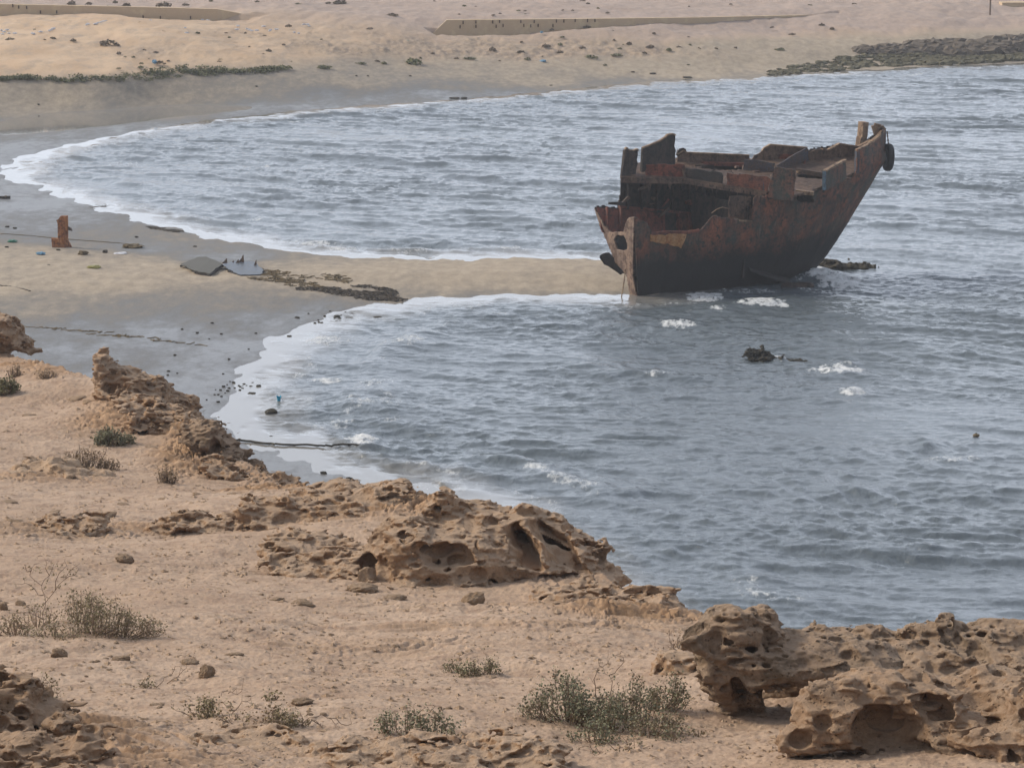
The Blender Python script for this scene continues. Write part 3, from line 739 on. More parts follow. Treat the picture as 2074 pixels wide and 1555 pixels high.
rock('cantilevered_rock', 'brown rock jutting out over the beach at the left edge', 57.0,
     [(-14,668,0,58,.7,32),(30,688,0,42,.5,18,-28),(62,702,0,18,.25,9,-15),(-30,708,.1,60,.6,26)],
     [(35,722,-.1,40,.9,13),(20,670,-.55,12,.2,10)],
     h=.026, k=.2, warp=.12, rough=.09, pit=(4.0, .7, .35), seed=260)
rock('curved_ledge', 'low curved tan ledge running across the middle of the slope', 33.2,
     [(335,1080,0,45,.5,22,15),(425,1074,.15,90,.5,22,-6),(520,1092,.15,75,.45,15,-12)], [(420,1106,-.5,110,.4,15,-8)],
     h=.016, k=.2, warp=.1, rough=.06, pit=(6.0, .8, .35), seed=280)
rock('blunt_rock', 'blunt tan rock left of the curved ledge, above the straggly shrub', 32.8,
     [(165,1080,0,46,.5,24),(110,1072,.25,60,.5,15),(185,1060,.2,26,.3,12)], [(165,1112,-.55,40,.4,16)],
     h=.016, k=.16, warp=.1, rough=.06, pit=(6.0, .7, .35), seed=300)
rock('dark_rock', 'rough reddish-brown rock in the near left corner', 17.4,
     [(-10,1420,0,95,.5,36,-18),(70,1438,-.05,60,.35,18,-25),(110,1448,-.1,30,.25,10)], [(20,1398,-.45,50,.2,6,-12),(75,1415,-.4,24,.2,6,-20)],
     h=.0095, warp=.09, rough=.06, mat=M_ROCK_BROWN, seed=320, pit=(8., .9, .35))
rock('knobbly_rock', 'knobbly rock with dark pits right of the reddish-brown corner rock', 16.5,
     [(175,1494,0,30,.2,24,30),(235,1522,0,42,.2,14,-15),(140,1522,.0,60,.25,18),(30,1512,.0,60,.3,24)], [(195,1495,-.2,14,.12,12),(225,1510,-.2,16,.12,9),(20,1500,-.3,24,.2,12)],
     h=.0095, warp=.06, rough=.04, mat=M_ROCK_BROWN, seed=340, pit=(8., .9, .35))
rock('corner_rock', 'out-of-focus dark lump at the very bottom left of the view', 15.6,
     [(60,1582,0,110,.3,36),(170,1592,0,60,.25,26),(-20,1545,.2,50,.3,26)], [(85,1545,-.25,26,.2,12)],
     h=.0095, warp=.06, rough=.05, mat=M_ROCK_BROWN, seed=360, pit=(8., .8, .35))
rock('pitted_slab', 'flat pitted slab along the bottom edge, below the small bush', 16.9,
     [(880,1548,0,230,.5,36),(1060,1526,.12,66,.3,16),(700,1532,.2,100,.4,24),(1090,1545,-.1,60,.3,16)],
     [(1045,1530,-.22,26,.14,6),(1092,1538,-.3,22,.14,6),(1000,1522,-.24,16,.12,5),(900,1530,-.42,30,.14,7),(800,1545,-.45,30,.14,8),(740,1540,-.25,24,.14,6)],
     h=.009, warp=.05, rough=.04, seed=380, pit=(9., .95, .35))
rock('flat_slab', 'broken flat slab with a raised lip, in front of the creeping plant', 17.6,
     [(430,1512,0,60,.25,13),(530,1508,.05,66,.3,20),(480,1500,.1,60,.2,14),(590,1516,0,50,.25,15)], [(470,1522,-.22,24,.14,9),(555,1502,-.18,36,.12,6),(462,1506,-.2,4,.3,20)],
     h=.009, warp=.05, rough=.03, seed=400, pit=(9., .5, .35))
rock('low_boulder', 'low hollow boulder in the shade of the mushroom-shaped rock', 21.4,
     [(1382,1350,0,46,.26,25),(1346,1350,0,22,.2,20),(1420,1362,0,34,.22,18)], [(1376,1374,-.22,22,.22,9),(1338,1355,-.2,8,.12,14)],
     h=.0105, warp=.05, rough=.035, seed=420, pit=(8., .7, .35))
rock('cliff_edge_slab', 'low broken slab at the cliff edge right of the honeycombed ridge', 26.9,
     [(1160,1212,0,90,.5,16),(1260,1216,0,80,.5,15),(1325,1222,0,50,.4,16),(1362,1236,0,20,.25,11)], [(1200,1226,-.5,50,.2,5),(1345,1240,-.3,24,.25,6)],
     h=.013, warp=.07, rough=.05, seed=440, pit=(7., .7, .35))

rock('hollow_mound', 'sandy mound with a small dark hollow, on the far left of the upper slope', 40.3,
     [(185,992,0,105,1.0,26,-12),(95,975,.3,75,.9,28),(20,985,.4,70,.8,24)], [(105,975,-.62,28,.5,20),(80,985,-.7,14,.3,16)],
     h=.022, k=.25, warp=.12, rough=.05, pit=None, mat=M_STONE, seed=460)
rock('ledge_outcrop', 'reddish crumbling ledge on the upper slope, above the rounded shrub', 45.3,
     [(300,850,0,60,.5,12,-25),(355,875,0,55,.5,13,-28),(270,870,-.1,40,.4,8),(400,905,.0,40,.4,12,-25)], [(330,872,-.42,40,.2,6,-28),(385,905,-.4,22,.2,6,-25)],
     h=.02, k=.2, warp=.14, rough=.09, pit=(4.5, .7, .35), seed=480)
rock('stepped_outcrop', 'stepped brown outcrop at the foot of the dark-shadowed edge rock', 41.0,
     [(440,950,0,40,.4,14,-15),(490,975,0,40,.4,14),(540,985,.1,46,.4,9),(580,992,.2,30,.4,7)], [(455,958,-.35,18,.2,8,-20),(500,985,-.38,18,.2,6)],
     h=.02, k=.2, warp=.14, rough=.09, pit=(4.5, .7, .35), seed=500)

rock('crumbling_ridge', 'long crumbling ridge running down the cliff edge between pinnacle rock and edge rock', 45.0,
     [(285,826,2.6,52,.8,22,-28),(325,850,1.7,60,.8,26,-28),(365,874,.9,60,.8,26,-30),(405,898,0,58,.7,26,-30),(445,922,-1.0,52,.6,28,-30),(485,950,-2.0,44,.5,22,-30),(520,972,-2.9,34,.5,14,-30)],
     [(345,880,.9,36,.3,7,-30),(400,912,-.5,34,.3,8,-32),(455,945,-1.5,30,.3,8,-32),(310,850,1.4,24,.3,7,-28)],
     h=.023, k=.25, warp=.16, rough=.10, pit=(4.0, .8, .35), seed=520)
# ------------------------------------------------------------------ the wreck; local axes: l along the keel to the bow, w to the far side, z up
SHIP_O = at_z(1288, 600, 0.0); PSI = R(30)
_cs, _sn = math.cos(PSI), math.sin(PSI)
def to_ship(p):
    q = np.asarray(p, float) - SHIP_O; return np.stack([q[..., 0]*_cs + q[..., 1]*_sn, -q[..., 0]*_sn + q[..., 1]*_cs, q[..., 2]], -1)
def to_world(p):
    p = np.asarray(p, float); return np.stack([p[..., 0]*_cs - p[..., 1]*_sn, p[..., 0]*_sn + p[..., 1]*_cs, p[..., 2]], -1) + SHIP_O
_Ys = np.linspace(98, 122, 1201)
def hit(px, py, fn, first=True):                      # where the line of sight meets w = fn(l, z)
    P = to_ship(at_y(np.full(1201, px), np.full(1201, py), _Ys)); g = P[:, 1] - fn(P[:, 0], P[:, 2])
    k = np.where(np.sign(g[:-1]) != np.sign(g[1:]))[0]
    if not len(k): return P[np.argmin(np.abs(g))]
    i = k[0] if first else k[-1]; t = g[i]/(g[i]-g[i+1]); return P[i]*(1-t) + P[i+1]*t
def flat(w): return lambda l, z: np.full_like(l, w)
WC = 1.15
_stem_px = [(1792,262),(1793,322),(1757,382),(1721,443),(1676,513),(1652,543),(1630,566)]
_stem = np.array([hit(x, y, flat(WC)) for x, y in _stem_px])
def stem_l(z): return np.interp(z, _stem[::-1, 2], _stem[::-1, 0])
def stern_l(z): return -.06*np.asarray(z) + .1
def s_half(l, z):
    u = np.clip((l-stern_l(z))/np.maximum(stem_l(z)-stern_l(z), .5), 0, 1)
    b = np.interp(u, [0, .12, .3, .5, .7, .85, .95, 1], [1.12, 1.62, 2.15, 2.28, 1.95, 1.25, .55, .02])
    v = np.clip((np.asarray(z)+.7)/4.2, 0, 1); low = .38 + .62*v**.55
    return b*np.where(u < .12, 1 - (1-low)*u/.12, low)
def star(l, z): return WC - s_half(l, z)
_ps = np.array([hit(x, y, lambda l, z: 1e3*(l + .06*z - .06) + 0*z) for x, y in ((1203,421),(1214,456),(1229,490),(1247,533),(1268,556),(1280,580))])
def p_half(l, z):
    u = np.clip((l-stern_l(z))/np.maximum(stem_l(z)-stern_l(z), .5), 0, 1)
    b = np.interp(u, [0, .12, .3, .5, .7, .85, .95, 1], [1.6, 1.85, 2.2, 2.28, 1.95, 1.25, .55, .02])
    v = np.clip((np.asarray(z)+.2)/3.4, 0, 1); k = np.clip(u/.5, 0, 1)
    st = np.interp(z, _ps[::-1, 2], _ps[::-1, 1]) - WC
    return st*(1-k) + b*(.38+.62*v**.55)*k
def port(l, z): return WC + p_half(l, z)

def M_rust(name, cols, green=0.0, low=None, pale=.35, streak=1.0, rough=.85):
    N = NT(name); st = N.mapping((1.0, 1.0, .28)); up = N.noise(2.2, 7, .7, st); big = N.noise(.9, 4, .6); fine = N.noise(14, 6, .75); spot = N.noise(4.5, 6, .7)
    c = N.mix(N.rng(up, .42, .56), cols[0], cols[1]); c = N.mix(N.rng(spot, .50, .58), c, cols[2]); c = N.mix(N.rng(N.noise(.55, 5, .7), .46, .58, 0, .6), c, cols[2])
    if green: c = N.mix(N.rng(big, .45, .60, 0, green), c, (.050, .068, .058))
    if pale: c = N.mix(N.rng(N.noise(5.0, 6, .75, N.mapping((1.6, 1.6, .12))), .58, .70, 0, pale), c, (.21, .165, .13)); c = N.mix(N.rng(N.noise(4.0, 5, .7, N.mapping((1.8, 1.8, .10))), .55, .64, 0, .7*streak), c, cols[2])
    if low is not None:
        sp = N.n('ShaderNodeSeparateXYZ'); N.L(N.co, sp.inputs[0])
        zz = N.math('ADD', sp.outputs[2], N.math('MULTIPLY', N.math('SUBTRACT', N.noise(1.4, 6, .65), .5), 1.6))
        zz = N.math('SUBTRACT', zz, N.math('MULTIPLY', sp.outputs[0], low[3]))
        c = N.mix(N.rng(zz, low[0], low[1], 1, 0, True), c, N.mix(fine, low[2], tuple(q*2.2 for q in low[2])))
    c = N.mix(1.0, c, N.ramp(fine, [(.28, .50), (.5, 1.0), (.72, 1.5)]), 'MULTIPLY')
    b = N.bump(up, .6, .06); b = N.bump(fine, .45, .015, b)
    return N.out(c, N.rng(fine, .3, .7, rough-.2, rough), b, .3)
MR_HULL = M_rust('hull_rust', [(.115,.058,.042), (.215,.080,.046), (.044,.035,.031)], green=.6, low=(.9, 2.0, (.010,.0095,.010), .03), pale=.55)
MR_STERN = M_rust('stern_rust', [(.19,.135,.105), (.25,.17,.125), (.085,.05,.038)], pale=.55)
MR_RED = M_rust('red_oxide', [(.165,.050,.034), (.20,.065,.043), (.075,.034,.027)], pale=.15)
MR_REDB = M_rust('orange_oxide', [(.170,.058,.036), (.20,.075,.046), (.085,.04,.03)], pale=.2)
MR_BROWN = M_rust('brown_rust', [(.105,.066,.047), (.15,.095,.066), (.060,.040,.032)], pale=.4)
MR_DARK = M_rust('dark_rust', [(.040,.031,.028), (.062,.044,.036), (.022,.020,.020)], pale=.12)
MR_TAN = M_rust('tan_rust', [(.25,.165,.105), (.30,.21,.135), (.13,.08,.05)], pale=.3)
MR_BLUE = M_rust('flaked_blue_paint', [(.050,.058,.082), (.062,.072,.098), (.085,.056,.044)], pale=.25)
MR_LBLUE = M_rust('light_blue_paint', [(.075,.135,.19), (.09,.16,.22), (.06,.085,.11)], pale=.2)
MR_FOAM = M_rust('old_insulation', [(.40,.22,.095), (.48,.31,.17), (.27,.12,.05)], pale=.5)
N = NT('tyre_rubber'); M_TYRE = N.out(N.mix(N.noise(9, 5), (.018, .019, .021), (.045, .045, .047)), .75, N.bump(N.noise(30, 4), .4, .01), .35)

ship = empty('shipwreck', tuple(SHIP_O)); ship.rotation_euler = (0, 0, PSI)
tag(ship, 'rusty broken steel shipwreck, stern cut open, stranded at the tip of the sand spit', 'shipwreck')

def to_px(P):
    q = to_world(P) - np.array([0, 0, CAMH]); f = q[..., 1]*CP - q[..., 2]*SP; u = q[..., 1]*SP + q[..., 2]*CP
    return np.stack([CX + FPX*q[..., 0]/f, CY - FPX*u/f], -1)
def in_poly(poly, q):
    return poly_sdf([tuple(map(float, p)) for p in poly], q[:, 0], q[:, 1]) > 0

def shell(name, fn, ztop, mat, cut=(), z0=-.8, nl=260, nz=150, thick=.05, jag=.0, lmax=None, inward=1):
    """one side of the hull as plating of real thickness, with torn openings"""
    u = np.linspace(0, 1, nl); v = np.linspace(0, 1, nz); U, Vv = np.meshgrid(u, v, indexing='ij')
    Z = z0 + Vv*(6.2-z0); l0 = stern_l(Z); l1 = stem_l(Z) if lmax is None else np.minimum(stem_l(Z), lmax)
    Lc = l0 + U*(l1-l0); W = fn(Lc, Z)
    W = W + .025*fbm2(Lc*1.2, Z*1.2, 3, 70)
    P = np.stack([Lc, W, Z], -1).reshape(-1, 3); F = grid_faces(nl, nz)
    ctr = P[F].mean(1)
    keep = ctr[:, 2] < ztop(ctr[:, 0]) + jag*fbm2(ctr[:, 0]*3.5, ctr[:, 0]*0+ctr[:, 2]*.3, 3, 71)
    q = to_px(ctr) + np.stack([2.2*n2(ctr[:, 0]*6, ctr[:, 2]*6, 72), 2.2*n2(ctr[:, 0]*6, ctr[:, 2]*6, 73)], -1)
    for c in cut: keep &= ~in_poly(c, q)
    F = F[keep]; used = np.unique(F); mp = np.zeros(len(P), int); mp[used] = np.arange(len(used))
    o = link(name, mesh_np(name, P[used], mp[F]), mat, ship)
    m = o.modifiers.new('plate', 'SOLIDIFY'); m.thickness = thick; m.offset = 0
    return o

# near side: top edge follows the torn plating, then the deck, then the bow bulwark
_top_px = [(1273,441),(1284,440),(1297,445),(1316,458),(1322,474),(1345,472),(1380,470),(1418,466),(1436,444),(1447,436),(1480,441),(1521,447),(1523,398),(1552,399),(1580,404),(1606,406),(1614,392),(1648,389),
           (1690,373),(1733,353),(1735,305),(1760,292),(1780,275),(1790,262)]
_top = np.array([hit(x, y, star) for x, y in _top_px]); _tl = np.maximum.accumulate(_top[:, 0] + 1e-4*np.arange(len(_top)))
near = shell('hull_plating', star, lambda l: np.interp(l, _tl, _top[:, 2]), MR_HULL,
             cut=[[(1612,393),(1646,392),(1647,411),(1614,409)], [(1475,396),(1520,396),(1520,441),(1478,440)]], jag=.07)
_pt_px = [(1203,420),(1216,417),(1250,420),(1255,400),(1258,361)]
_pt = np.array([hit(x, y, port) for x, y in _pt_px]); PZ = _pt[-1, 2]; PL = _pt[-1, 0]
_bowp = np.array([hit(x, y, port, False) for x, y in ((1640,303), (1700,292), (1742,296))])
_pl = np.concatenate([np.maximum.accumulate(_pt[:, 0] + 1e-3*np.arange(5)), [PL+.3, PL+3.5], np.maximum.accumulate(np.maximum(_bowp[:, 0], PL+3.8)+1e-3*np.arange(3)), [stem_l(4.5)+.4]])
_pz = np.concatenate([_pt[:, 2], [PZ, PZ-.1], _bowp[:, 2], [6.0]])
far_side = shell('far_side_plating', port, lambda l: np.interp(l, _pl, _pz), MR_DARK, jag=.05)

# stern plate with its torn hole
def stern_plate():
    poly = [(1273,441),(1284,440),(1281,560),(1290,603),(1276,600),(1268,556),(1247,533),(1229,490),(1214,456),(1203,421),(1210,432),(1222,455),(1236,470),(1262,470),(1268,450)]
    fnl = lambda P: P[:, 0] - (-.06*P[:, 2] + .06)
    def onp(px, py):
        P = to_ship(at_y(np.full(1201, px), np.full(1201, py), _Ys)); g = fnl(P); i = np.where(np.sign(g[:-1]) != np.sign(g[1:]))[0]
        i = i[0] if len(i) else 600; return P[i]
    B = np.array([onp(x, y) for x, y in poly]); lo, hi = B.min(0), B.max(0)
    ww, zz = np.meshgrid(np.linspace(lo[1]-.1, hi[1]+.1, 120), np.linspace(lo[2]-.6, hi[2]+.1, 150), indexing='ij')
    P = np.stack([-.06*zz + .06 + .02*n2(ww*2, zz*2, 74), ww, zz], -1).reshape(-1, 3); F = grid_faces(120, 150); c = P[F].mean(1)
    q = to_px(c) + np.stack([1.2*n2(c[:, 1]*9, c[:, 2]*9, 75), 1.2*n2(c[:, 1]*9, c[:, 2]*9, 76)], -1)
    keep = in_poly(poly, q) & ~in_poly([(1243,486),(1250,476),(1264,478),(1270,492),(1270,505),(1262,508),(1250,505)], q)
    F = F[keep]; us = np.unique(F); mp = np.zeros(len(P), int); mp[us] = np.arange(len(us))
    o = link('stern_plate', mesh_np('stern_plate', P[us], mp[F]), MR_STERN, ship); o.modifiers.new('plate', 'SOLIDIFY').thickness = .06
    return o
stern_plate()

# deck plane through three points of the hull
_d0 = hit(1258, 362, port); _d1 = hit(1552, 397, star); _d2 = hit(1735, 353, star)
_dn = np.cross(_d1-_d0, _d2-_d0); _dn /= _dn[2]
DECK_N = _dn/np.linalg.norm(_dn)
def deck_z(l, w): return _d0[2] - _dn[0]*(l-_d0[0]) - _dn[1]*(w-_d0[1])
def on_deck(px, py, up=0.0):
    P = to_ship(at_y(np.full(1201, px), np.full(1201, py), _Ys)); g = P[:, 2] - deck_z(P[:, 0], P[:, 1]) - up
    k = np.where(g < 0)[0]; i = k[0] if len(k) else 1200; return P[i]
_pr = np.random.default_rng(15)
def torn(pts, amt=.022):
    out = []
    for a, b in zip(pts, list(pts[1:])+[pts[0]]):
        a = np.asarray(a, float); b = np.asarray(b, float); out.append(a); L_ = np.linalg.norm(b-a); n = int(min(5, L_/.16))
        t = np.asarray(pts[(len(pts))//2], float) - np.asarray(pts[0], float); t = t/(np.linalg.norm(t)+1e-6); q = np.cross(np.cross(b-a, t), b-a); q = q/(np.linalg.norm(q)+1e-6)
        for k in range(1, n+1): out.append(a + (b-a)*(k/(n+1)) + q*_pr.normal(0, amt))
    return out
def plate(name, pts, mat, thick, label=None, parent=ship):
    m = MB(); m.prism(torn([np.asarray(p, float) for p in pts]), thick); o = m.build(name, mat, parent)
    if label: o['label'] = label
    return o
def stand(px_list, base):
    """points of an upright plate whose foot line on the deck runs base[0] -> base[1] (pixels)"""
    a, b = on_deck(*base[0]), on_deck(*base[1]); n = np.array([b[1]-a[1], -(b[0]-a[0]), 0]); n /= np.linalg.norm(n); out = []
    for x, y in px_list:
        P = to_ship(at_y(np.full(1201, x), np.full(1201, y), _Ys)); g = (P-a) @ n; i = int(np.argmin(np.abs(g))); out.append(P[i])
    return out, n

# deck plating with its openings
def deck_plate():
    out = [(1257,362),(1320,364),(1385,364),(1463,377),(1552,391),(1606,401),(1650,388),(1735,352),(1768,322),(1752,300),(1700,300),(1640,308),(1517,326),(1390,322),(1300,332),(1262,345)]
    B = np.array([on_deck(x, y) for x, y in out]); lo, hi = B.min(0), B.max(0); n1, n2_ = 220, 120
    ll, ww = np.meshgrid(np.linspace(lo[0], hi[0], n1), np.linspace(lo[1], hi[1], n2_), indexing='ij')
    P = np.stack([ll, ww, deck_z(ll, ww) + .03*fbm2(ll*.8, ww*.8, 3, 77)], -1).reshape(-1, 3); F = grid_faces(n1, n2_); c = P[F].mean(1)
    q = to_px(c) + np.stack([1.6*n2(c[:, 0]*5, c[:, 1]*5, 78), 1.2*n2(c[:, 0]*5, c[:, 1]*5, 79)], -1)
    keep = in_poly(out, q)
    for h in ([(1415,345),(1432,331),(1506,333),(1504,348),(1470,350)], [(1612,362),(1622,346),(1668,352),(1668,368),(1630,365)]): keep &= ~in_poly(h, q)
    F = F[keep]; us = np.unique(F); mp = np.zeros(len(P), int); mp[us] = np.arange(len(us))
    o = link('deck', mesh_np('deck', P[us], mp[F]), MR_BROWN, ship); o.modifiers.new('plate', 'SOLIDIFY').thickness = .09
deck_plate()
# deck edge beam along the torn rim
m = MB()
for a, b in zip([(1258,364),(1320,366),(1385,366),(1463,379)], [(1320,366),(1385,366),(1463,379),(1552,393)]): m.bar(on_deck(*a), on_deck(*b), .10, .22)
m.build('deck_edge_beam', MR_BROWN, ship)

def upright(name, px_list, base, mat, t=.05, ribs=(), label=None, rib_mat=None):
    pts, n = stand(px_list, base); o = plate(name, pts, mat, n*t, label)
    if name in ('bulwark_plate', 'far_bulwark', 'bow_bulwark', 'hatch_coaming') and not label:
        tp = [p for p in px_list if p[1] < min(b[1] for b in base) - 12][:8]; q, _ = stand(tp, base); mm = MB()
        for a, b in zip(q[:-1], q[1:]): mm.bar(a, b, t*2.2, .05)
        if len(q) > 1: mm.build('rim', MR_TAN, o)
    for (a, b) in ribs:
        q, _ = stand([a, b], base); mm = MB(); mm.bar(q[0]-n*.06, q[1]-n*.06, .07, .10, up=n); mm.build('rib', rib_mat or mat, o)
    return o
PB = [(1258,362),(1372,338)]                           # foot of the far bulwark, aft
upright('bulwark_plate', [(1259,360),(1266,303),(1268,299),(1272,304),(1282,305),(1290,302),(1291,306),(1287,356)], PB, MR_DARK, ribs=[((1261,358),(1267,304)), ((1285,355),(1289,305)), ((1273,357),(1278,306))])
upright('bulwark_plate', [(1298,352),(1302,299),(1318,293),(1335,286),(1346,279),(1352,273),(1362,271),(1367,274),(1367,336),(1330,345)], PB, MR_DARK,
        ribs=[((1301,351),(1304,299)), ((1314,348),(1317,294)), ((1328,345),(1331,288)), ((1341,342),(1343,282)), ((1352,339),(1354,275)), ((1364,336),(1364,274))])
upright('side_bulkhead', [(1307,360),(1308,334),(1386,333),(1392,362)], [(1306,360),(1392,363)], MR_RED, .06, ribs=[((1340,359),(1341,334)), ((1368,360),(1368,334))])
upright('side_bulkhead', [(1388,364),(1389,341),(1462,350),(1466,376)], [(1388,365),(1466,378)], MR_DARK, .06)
upright('far_bulwark', [(1370,330),(1372,312),(1384,304),(1390,309),(1440,311),(1517,315),(1517,330)], [(1370,332),(1517,332)], MR_BROWN, .08)
m = MB(); q, n = stand([(1372,316),(1376,304),(1386,302),(1388,308)], [(1370,332),(1517,332)]); m.bar(q[0], q[1], .12); m.bar(q[1], q[2], .10); m.bar(q[2], q[3], .10); m.build('mooring_cleat', MR_DARK, ship)
# hatch coaming
hc = upright('hatch_coaming', [(1520,327),(1528,314),(1543,306),(1548,300),(1560,293),(1634,299),(1634,323)], [(1520,328),(1636,324)], MR_BROWN, .08)
upright('coaming_panel', [(1504,347),(1507,323),(1570,331),(1567,352)], [(1504,348),(1567,353)], MR_BLUE, .06)
upright('coaming_panel', [(1568,352),(1571,336),(1632,300),(1636,302),(1636,330),(1612,343)], [(1568,353),(1636,331)], MR_BLUE, .06, ribs=[((1601,346),(1602,318)), ((1620,338),(1620,308))])
upright('coaming_panel', [(1533,322),(1540,309),(1618,313),(1610,326)], [(1533,324),(1612,328)], MR_RED, .05)
# red oxide panels on the near side of the torn deck
upright('oxide_panel', [(1473,380),(1473,350),(1548,357),(1560,362),(1554,392)], [(1473,381),(1554,393)], MR_REDB, .05, ribs=[((1497,384),(1498,352)), ((1521,388),(1522,354)), ((1545,391),(1549,357))], rib_mat=MR_DARK)
upright('oxide_panel', [(1546,389),(1548,360),(1556,362),(1553,390)], [(1546,391),(1556,392)], MR_BLUE, .16)
# bulwark remains on the near side
upright('bulwark_plate', [(1556,400),(1560,372),(1571,338),(1610,345),(1612,360),(1606,408),(1580,405)], [(1556,400),(1607,407)], MR_HULL, .07, label='slanting dark bulwark plate amidships', ribs=[((1559,398),(1571,340)), ((1604,404),(1609,346))])
bw = upright('bulwark_plate', [(1672,386),(1672,346),(1711,324),(1713,362)], [(1672,386),(1713,366)], MR_HULL, .07)
mm = MB(); q, n = stand([(1670,385),(1671,347)], [(1672,386),(1713,366)]); mm.bar(q[0]-n*.02, q[1]-n*.02, .14, .10, up=n); st = mm.build('edge_strip', MR_LBLUE, bw); st['label'] = 'light blue painted plate edge'
mm = MB(); q, n = stand([(1671,346),(1712,324)], [(1672,386),(1713,366)]); mm.bar(q[0], q[1], .16, .07); mm.build('rail', MR_TAN, bw)
mm = MB(); q, n = stand([(1735,351),(1736,306)], [(1733,354),(1738,352)]); mm.bar(q[0], q[1], .16, .12); mm.build('bulwark_stanchion', MR_BLUE, ship)
# deck beams showing at the openings
mm = MB(); mm.bar(on_deck(1612,345,.1), on_deck(1668,354,.1), .25, .18); mm.build('deck_beam', MR_BROWN, ship)
mm = MB(); mm.bar(on_deck(1612,388,.05), on_deck(1648,392,.05), .30, .14); mm.build('deck_beam', MR_TAN, ship)
mm = MB(); mm.bar(on_deck(1420,331,.05), on_deck(1506,334,.05), .25, .14); mm.build('deck_beam', MR_RED, ship)
# bow: inner face of the far bulwark, rail, post and stem fittings
def railing(px, mat, wdt, fn, name='rail', first=True):
    mm = MB(); p = [hit(x, y, fn, first) for x, y in px]
    for a, b in zip(p[:-1], p[1:]): mm.bar(a, b, wdt, .08)
    return mm.build(name, mat, ship)
railing([(1735,305),(1760,292),(1780,275),(1790,263)], MR_TAN, .16, lambda l, z: star(l, z) + .05)
upright('bow_bulwark', [(1634,325),(1636,306),(1664,302),(1676,304),(1700,291),(1712,293),(1738,297),(1764,284),(1772,300),(1745,322)], [(1634,330),(1750,318)], MR_BROWN, .08)
pb = on_deck(1742, 303); pt = to_ship(at_y(1749, 247, to_world(pb)[1]))
mm = MB(); V = pt - pb; mm.bar(pb, pb+V*.45, .30, .30); mm.bar(pb+V*.45+np.array([.03, 0, 0]), pt, .34, .26); mm.build('mooring_post', MR_TAN, ship)
sp = hit(1783, 268, flat(WC))
mm = MB(); 
for (a, b, t) in (((1770,254),(1776,272),.18), ((1770,254),(1784,257),.14), ((1784,257),(1790,264),.16), ((1777,268),(1788,262),.16), ((1772,262),(1780,276),.10)):
    mm.bar(to_ship(at_y(*a, to_world(sp)[1])), to_ship(at_y(*b, to_world(sp)[1])), t, t*1.3)
mm.build('bow_fairlead', MR_TAN, ship)
# frames on the inside of the far plating and red lower panels
inner = lambda l, z: port(l, z) - .10
def strip(px, name, mat, off):
    fn = lambda l, z: port(l, z) - off
    P = [hit(x, y, fn) for x, y in px]; return plate(name, P, mat, (0, .03, 0))
for i, (x0, x1, m_) in enumerate(((1206,1229,MR_RED), (1229,1257,MR_RED), (1257,1284,MR_RED), (1284,1313,MR_RED), (1313,1343,MR_RED), (1343,1372,MR_DARK), (1372,1394,MR_REDB), (1394,1420,MR_REDB), (1420,1446,MR_REDB))):
    y0 = 419 + (x0-1206)*.085; y1 = 419 + (x1-1206)*.085
    strip([(x0+2, y0+1), (x1-1, y1+1), (x1-1, min(y1+52, 480)), (x0+(2 if i else 14), min(y0+52, 480))], 'inner_panel', m_, .12)
for x in (1229, 1257, 1284, 1313, 1343, 1372, 1394, 1420, 1444):
    y = 419 + (x-1206)*.085; fn = lambda l, z: port(l, z) - .19
    mm = MB(); mm.bar(hit(x, y-1, fn), hit(x+1, y+54, fn), .07, .14, up=(0, 1, 0)); mm.build('hull_frame', MR_RED, ship)
for x in (1272, 1300, 1330, 1362, 1396, 1430):
    fn = lambda l, z: port(l, z) - .17
    mm = MB(); mm.bar(hit(x, 372, fn), hit(x-1, 424, fn), .07, .14, up=(0, 1, 0)); mm.build('hull_frame', MR_DARK, ship)
mm = MB(); fn = lambda l, z: port(l, z) - .16
mm.bar(hit(1254,419,fn), hit(1446,437,fn), .12, .10); mm.build('stringer', MR_RED, ship)
mm = MB(); mm.bar(hit(1400,398,fn), hit(1446,400,fn), .10, .08); mm.build('stringer', MR_BROWN, ship)
# cross bulkhead where the whole hull begins, and the floor of the open hold
bl = hit(1521, 430, star)[0]
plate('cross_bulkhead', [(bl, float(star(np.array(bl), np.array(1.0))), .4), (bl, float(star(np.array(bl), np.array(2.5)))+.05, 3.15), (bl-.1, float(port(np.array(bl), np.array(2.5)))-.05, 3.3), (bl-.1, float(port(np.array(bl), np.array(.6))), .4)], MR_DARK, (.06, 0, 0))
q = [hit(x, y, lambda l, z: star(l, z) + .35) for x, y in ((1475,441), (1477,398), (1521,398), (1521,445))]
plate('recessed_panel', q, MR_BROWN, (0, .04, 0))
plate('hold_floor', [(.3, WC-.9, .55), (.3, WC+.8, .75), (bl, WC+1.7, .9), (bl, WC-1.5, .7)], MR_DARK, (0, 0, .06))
# torn insulation on the near plating
fn = lambda l, z: star(l, z) - .05
ins = plate('insulation', [hit(x, y, fn) for x, y in ((1317,476),(1330,473),(1348,477),(1358,473),(1390,474),(1386,488),(1379,503),(1366,499),(1352,493),(1336,492),(1317,489))], MR_FOAM, (0, .05, 0), label='torn orange patch of old insulation')
q = [hit(x, y, fn) for x, y in ((1320,474),(1350,470),(1398,471),(1416,466))]
mm = MB()
for a, b in zip(q[:-1], q[1:]): mm.bar(a, b, .08, .10)
mm.build('torn_stringer', MR_RED, ship)
